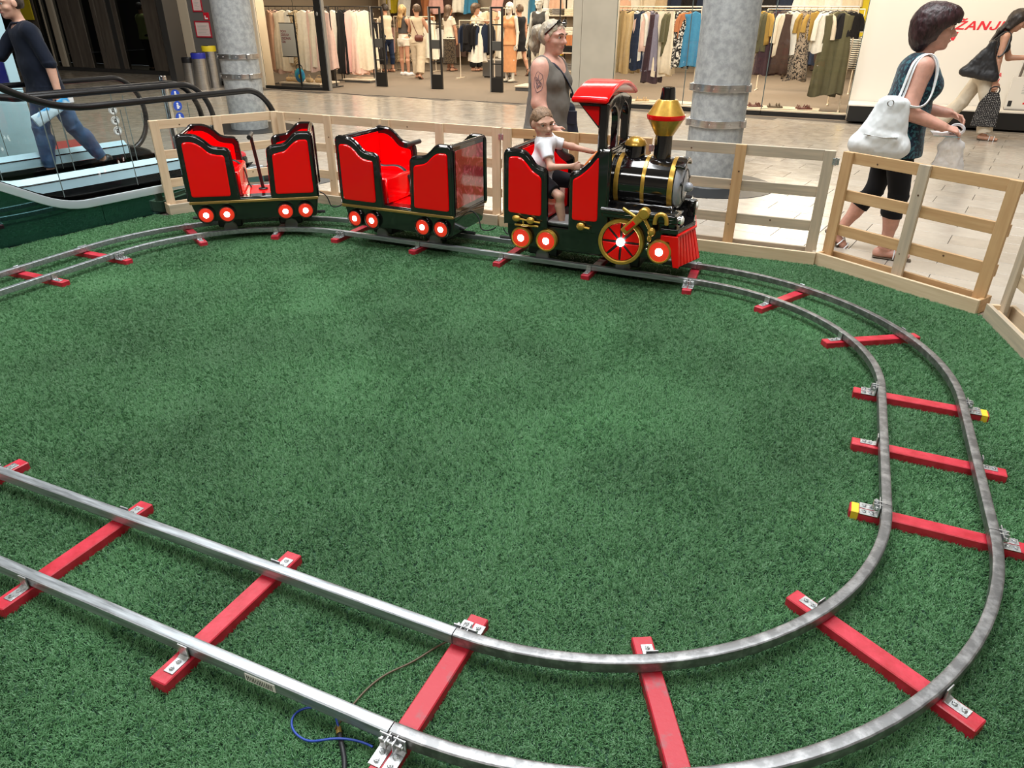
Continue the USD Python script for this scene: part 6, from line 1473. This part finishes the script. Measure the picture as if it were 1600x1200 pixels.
rack('in the left shop window', -10.45, -8.75, 11.60, 1.64, [('dress', 'peach', .40, 1.22), ('dress', 'blush', .42, 1.30), ('dress', 'cream', .46, 1.24), ('dress', 'ivory', .42, 1.10), ('dress', 'speckled', .40, 1.12), ('dress', 'cream', .44, 1.22), ('dress', 'blush', .40, 1.24), ('dress', 'cream', .42, 1.16), ('dress', 'blush', .38, 1.18)], 'rack_black', yaw=14)
rack('just behind the first security gate', -10.35, -9.75, 13.3, 1.64, [('dress', 'ivory', .44, 1.25), ('dress', 'cream', .42, 1.2), ('dress', 'ivory', .42, 1.3)], 'rack_black', yaw=14)
rack('between the first two security gates', -9.55, -8.72, 13.1, 1.64, [('dress', 'black', .42, 1.40), ('dress', 'black', .40, 1.35), ('dress', 'pink', .42, 1.38), ('dress', 'blush', .46, 1.40), ('dress', 'blush', .44, 1.36), ('dress', 'cream', .44, 1.28)], 'rack_black', yaw=16)
rack('left of the person in dark jeans', -10.9, -9.75, 15.0, 1.36, [('dress', 'black', .40, .95), ('dress', 'patterned', .42, 1.0), ('dress', 'patterned', .42, 1.0), ('top', 'pink', .40, .6), ('dress', 'brown', .42, 1.0), ('dress', 'patterned', .42, .95), ('dress', 'black', .42, 1.0), ('dress', 'black', .42, 1.0)])
rack('behind the woman in white shorts', -10.2, -9.0, 16.7, 1.40, [('trousers', 'speckled', .36, 1.1), ('trousers', 'sand', .36, 1.1), ('trousers', 'patterned', .36, 1.1), ('trousers', 'black', .36, 1.1), ('dress', 'cream', .4, 1.1), ('dress', 'ivory', .4, 1.0)])
rack('between the third and fourth security gates', -7.20, -6.35, 15.0, 1.34, [('top', 'black', .40, .62), ('top', 'navy', .40, .62), ('top', 'black', .40, .60), ('dress', 'ivory', .46, .86), ('top', 'black', .42, .7), ('top', 'navy', .4, .66), ('top', 'black', .4, .66)])
rack('behind the third security gate', -8.2, -7.35, 17.9, 1.62, [('dress', 'ivory', .42, 1.2), ('dress', 'cream', .42, 1.2), ('dress', 'sand', .42, 1.1), ('dress', 'ivory', .42, 1.2)])
# rows along the back wall
back = ['cream', 'yellow', 'white', 'brown', 'rust', 'pink', 'brown', 'ivory', 'blue', 'white', 'peach', 'ivory', 'cream', 'sand', 'navy', 'black', 'navy', 'white', 'ivory', 'white']
for r_, (x0, x1) in enumerate(((-12.4, -8.9), (-8.3, -4.9), (-4.4, -1.0), (-.4, 3.0))):
    rack('high on the back wall, ' + ('far left', 'left of centre', 'right of centre', 'far right')[r_], x0, x1, 19.30, 2.20, [(('top', 'dress')[int(gr.integers(0, 2))], back[(i + 5 * r_) % 20], .46, float(gr.uniform(.62, .95))) for i in range(9)], legs=False, yaw=12)
    rack('low on the back wall, ' + ('far left', 'left of centre', 'right of centre', 'far right')[r_], x0, x1, 19.30, 1.12, [(('top', 'trousers', 'skirt')[int(gr.integers(0, 3))], back[(i * 3 + 4 * r_ + 2) % 20], .44, float(gr.uniform(.6, .85))) for i in range(9)], legs=False, yaw=12)
# right-hand window
rack('in the shop window above the locomotive', -2.20, -.72, 11.90, 1.65, [('trousers', 'tan', .36, 1.06), ('dress', 'khaki', .40, 1.06), ('dress', 'tan', .38, 1.06), ('top', 'ivory', .40, .86), ('dress', 'navy', .34, 1.0), ('top', 'blush', .40, .70), ('dress', 'lavender', .36, 1.02), ('dress', 'plum', .36, 1.22), ('trousers', 'cream', .40, 1.10), ('trousers', 'cream', .40, 1.06), ('top', 'olive', .40, .74), ('dress', 'floral', .40, .96), ('dress', 'floral', .40, .90), ('top', 'rust', .40, .46), ('dress', 'blue', .40, .92)], yaw=28)
rack('in the shop window right of the column', .38, 1.90, 11.90, 1.66, [('top', 'mustard', .40, .55), ('top', 'olive', .42, .66), ('dress', 'plum', .42, 1.02), ('dress', 'brown', .42, 1.0), ('top', 'cream', .44, .72), ('top', 'ivory', .44, .70), ('skirt', 'leopard', .40, 1.10), ('top', 'mustard', .36, .46), ('top', 'mustard', .36, .44), ('top', 'cream', .42, .62), ('top', 'ivory', .42, .64), ('dress', 'olive', .42, 1.34), ('dress', 'olive', .40, 1.30), ('top', 'black', .40, .40)], yaw=26)
rack('deep inside behind the right-hand shop window', .2, 2.0, 15.2, 1.62, [('top', 'mustard', .40, .6), ('top', 'rust', .40, .6), ('top', 'mustard', .40, .6), ('dress', 'black', .40, 1.0), ('dress', 'navy', .4, 1.0), ('dress', 'brown', .4, 1.1), ('top', 'rust', .40, .6), ('top', 'yellow', .40, .6)], yaw=25)
rack('at the right end of the shop window', 1.80, 2.75, 12.9, 1.26, [('top', 'striped', .42, .55), ('top', 'striped', .42, .55), ('top', 'sand', .42, .50), ('top', 'sand', .42, .50)], yaw=20)
rack('deep inside behind the tan trousers', -3.4, -1.2, 15.0, 1.60, [('dress', 'sand', .40, 1.0), ('dress', 'grey', .40, 1.0), ('top', 'cream', .40, .6), ('dress', 'sand', .4, 1.2), ('dress', 'grey', .4, 1.1), ('top', 'ivory', .4, .7)], yaw=30)
# security gates
for i, (x, y) in enumerate(((-9.38, 12.30), (-7.87, 12.22), (-6.44, 12.28), (-4.93, 12.22))):
    t = thing('security_gate', '%s security gate at the shop entrance, counted from the black post' % ORD[i], 'security gate', (x, y, 0), math.radians(4), 'security gates at the shop entrance')
    obj('frame', extrude(rounded([(-.14, 0), (.14, 0), (.14, 1.645), (-.14, 1.645)], .01), .05, .006, 'xz', .025, hole=[(-.105, .30), (.105, .30), (.105, 1.61), (-.105, 1.61)]), 'black_metal', t, smooth=False)
    obj('side_cover', box2(-.150, -.128, -.032, .032, 0, 1.645, .004), 'gate_grey', t, smooth=False)
    obj('base_panel', box2(-.105, .105, -.022, .022, .02, .30, .004), 'gate_panel', t, smooth=False)
    obj('sign_panel', box2(-.104, .104, -.020, .020, .82, 1.0, .004), 'gate_panel', t, smooth=False)
    for z in (.55, 1.30): obj('cross_bar', box2(-.105, .105, -.012, .012, z, z + .022, .002), 'black_metal', t, smooth=False)
# sale sign on a stand by the window
t = thing('sale_sign', 'grey sale sign on a black stand before the left shop window', 'sign', (-9.40, 11.04, 0), math.radians(2))
obj('base', box2(-.02, .30, -.12, .12, 0, .03, .004), 'black_metal', t, smooth=False)
obj('pole', box2(.155, .185, -.015, .015, .03, 1.47, .003), 'black_metal', t, smooth=False)
obj('top_arm', box2(-.0, .17, -.012, .012, 1.45, 1.475, .002), 'black_metal', t, smooth=False)
b_ = obj('board', box2(-.22, .16, -.03, -.016, .65, 1.31, .003), 'sign_grey', t, smooth=False)
for s, z in (('NOVA', 1.135), ('IZDELKA', 1.065), ('ZNIŽANJU', .995), ('CEN', .925)):
    obj('lettering', stand_text((lambda m: (m[0] * np.array([.80, 1, 1]), m[1]))(text(s, .044, .002, True)), (-.195, -.0305, z)), 'ink_maroon', b_, smooth=False)
for z in (.645, 1.31): obj('edge_bar', box2(-.23, .17, -.034, -.012, z, z + .014, .002), 'black_metal', t, smooth=False)
# window platforms with shoes and straw bags
def platform(label, x0, x1, y0, y1, h):
    t = thing('display_platform', label, 'display platform', ((x0 + x1) / 2, (y0 + y1) / 2, 0)); a, b = (x1 - x0) / 2, (y1 - y0) / 2
    obj('top_board', box2(-a, a, -b, b, h - .03, h, .003), 'rack_cream', t, smooth=False); obj('plinth', box2(-a + .03, a - .03, -b + .03, b - .03, 0, h - .03, .002), 'grey_wall', t, smooth=False)
platform('low platform with straw bags under the long dresses in the left window', -10.0, -8.85, 11.2, 11.95, .10)
platform('low platform under the pink dresses inside the entrance', -9.35, -8.55, 12.75, 13.4, .08)
platform('low platform with sandals in the window above the locomotive', -1.85, -.35, 11.05, 11.45, .09)
platform('low platform with sandals in the window right of the column', .30, 1.66, 11.05, 11.45, .09)
for i, (x, y, s) in enumerate(((-9.80, 11.4, 1), (-9.55, 11.35, .9), (-9.28, 11.4, 1), (-9.02, 11.42, .8))):
    t = thing('straw_bag', '%s straw bag from the left on the platform in the left shop window' % ORD[i], 'bag', (x, y, .10), float(gr.uniform(-.5, .5)), 'straw bags in the left shop window')
    obj('bag_body', surface([Limb((-.09 * s, 0, .05), (.09 * s, 0, .05), (.055 * s, .05), side=(0, 1, 0))], .012, .01, wrinkle=.006), 'straw', t, smooth=True)
    obj('handle', tube(spline([(-.06 * s, 0, .09), (-.04 * s, 0, .15), (.04 * s, 0, .15), (.06 * s, 0, .09)], 16), .008, 6), 'straw', t)
t = thing('beach_bag', 'round blue and yellow beach bag under the long dresses in the left window', 'bag', (-9.36, 11.18, .10), .2)
obj('bag_body', sphere(.13, (0, 0, .16), 18, (.95, .45, 1.2)), fab((.02, .20, .40), 'print', (.02, .33, .45), 8, .5), t); obj('motif', sphere(.07, (.02, -.022, .15), 14, (.9, .6, 1.1)), fab((.62, .50, .03)), t); obj('handle', tube(spline([(-.07, 0, .29), (-.03, 0, .38), (.03, 0, .38), (.07, 0, .29)], 16), .010, 6), 'rack_black', t)
def shoe_pair(where, x, y, z, rz, m):
    for s, n in ((-1, 'left'), (1, 'right')):
        c, q = math.cos(rz), math.sin(rz); ox, oy = -q * s * .055, c * s * .055
        t = thing('sandal', '%s sandal of the pair %s' % (n, where), 'sandal', (x + ox, y + oy, z), rz, 'sandals on the window platforms')
        obj('sole', extrude(rounded([(-.12, -.026), (-.12, .026), (.02, .042), (.12, .034), (.14, 0), (.12, -.034), (.02, -.042)], .02), .022, .005, 'xy', 0), m, t, smooth=50)
        for xx in (.03, .075, -.085): obj('strap', tube(np.array([(xx, .040 * math.cos(u), .018 + .040 * math.sin(u)) for u in np.linspace(0, np.pi, 9)]), .010, 6, flat=.6), m, t)
for w_, x, y, a, m in (('at the left in the right-hand window', .58, 11.22, .3, 'bag_brown'), ('in the middle of the right-hand window', .92, 11.22, .2, 'cable_brown'), ('at the right in the right-hand window', 1.40, 11.2, .35, 'bag_brown'), ('in the window above the locomotive roof', -1.46, 11.2, .2, 'straw')):
    shoe_pair(w_, x, y, .09, a, m)
# mannequins
def dummy(label, loc, face, top_, bottom):
    t, J_ = build_person(label, loc, math.radians(face), 1.74, dict(armL=(.05, .22, -1), armR=(.05, -.22, -1), thighL=(.06, .02, -1), thighR=(-.04, -.02, -1), foreL=(.25, .1, -1), foreR=(.25, -.1, -1)), dict(fem=True, girth=.84, waist=.78, arm=.85, leg=.85, skin='mannequin', hairstyle='none', top=top_, bottom=bottom), cat='mannequin', name='mannequin', h=.0095, detail=False)
    obj('stand', lathe(disc_prof(.19, .008, .002), 28), 'black_metal', t); obj('stand_rod', cyl((0, -.02, .005), (0, -.02, .55), .010, 8), 'black_metal', t)
dummy('mannequin in an orange-peach top and long skirt at the right of the entrance', (-5.66, 14.55, .0), -100, dict(name='top', mat=fab((.68, .32, .15)), hem=.05, flare=1.2, neckline=.02), dict(kind='skirt', name='skirt', mat=fab((.66, .31, .14)), len=.13, flare=1.05))
dummy('mannequin in a dark grey sleeveless top behind the glass left of the tattooed woman', (-4.30, 13.05, .10), -95, dict(name='top', mat=fab((.06, .055, .05)), hem=.04, neckline=.0), dict(kind='pants', mat=fab((.66, .58, .46)), len=1.9, loose=.02, flare=.02))
platform('low round-cornered platform under the mannequin in the dark grey top', -4.75, -3.85, 12.7, 13.4, .10)
# shelf unit with folded clothes, display cube
t = thing('shelf_unit', 'tall black shelf frame behind the woman with the tattoo', 'shelf', (-4.55, 15.2, 0))
for sx in (-.62, .0, .62):
    for sy in (-.2, .2): obj('upright', box2(sx - .015, sx + .015, sy - .015, sy + .015, 0, 2.1, .002), 'rack_black', t, smooth=False)
for z in (.25, .65, 1.05, 1.45, 1.85): obj('shelf_board', box2(-.64, .64, -.215, .215, z, z + .025, .002), 'rack_cream', t, smooth=False)
nm_ = 0
for zi, z in enumerate((.275, .675, 1.075, 1.475)):
    for xi, x in enumerate((-.42, -.12, .20, .46)):
        c = ('white', 'ivory', 'grey', 'cream', 'black')[(zi * 2 + xi) % 5]
        s_ = thing('folded_stack', '%s folded clothes, %s stack from the left on the %s shelf from the bottom' % (c, ORD[xi], ORD[zi]), 'folded clothes', (-4.55 + x, 15.2, z), 0, 'folded clothes on the black shelf')
        for k in range(4): obj('folded_garment', box(.24, .30, .034, (float(gr.normal(0, .006)), 0, .018 + k * .0345), .012), col(c), s_, smooth=50)
t = thing('display_cube', 'low grey display cube by the white dress inside the shop', 'display cube', (-6.55, 15.75, 0))
obj('cube_body', box2(-.3, .3, -.3, .3, .03, .42, .01), 'grey_wall', t, smooth=False); obj('plinth', box2(-.27, .27, -.27, .27, 0, .03, .002), 'black_metal', t, smooth=False); obj('top_sheet', box2(-.29, .29, -.29, .29, .42, .425, .002), 'gate_grey', t, smooth=False)

dup_ = {k: v for k, v in LABELS.items() if len(v) > 1 and any(g is None for _, g in v)}
if dup_: print('duplicate labels', dup_)
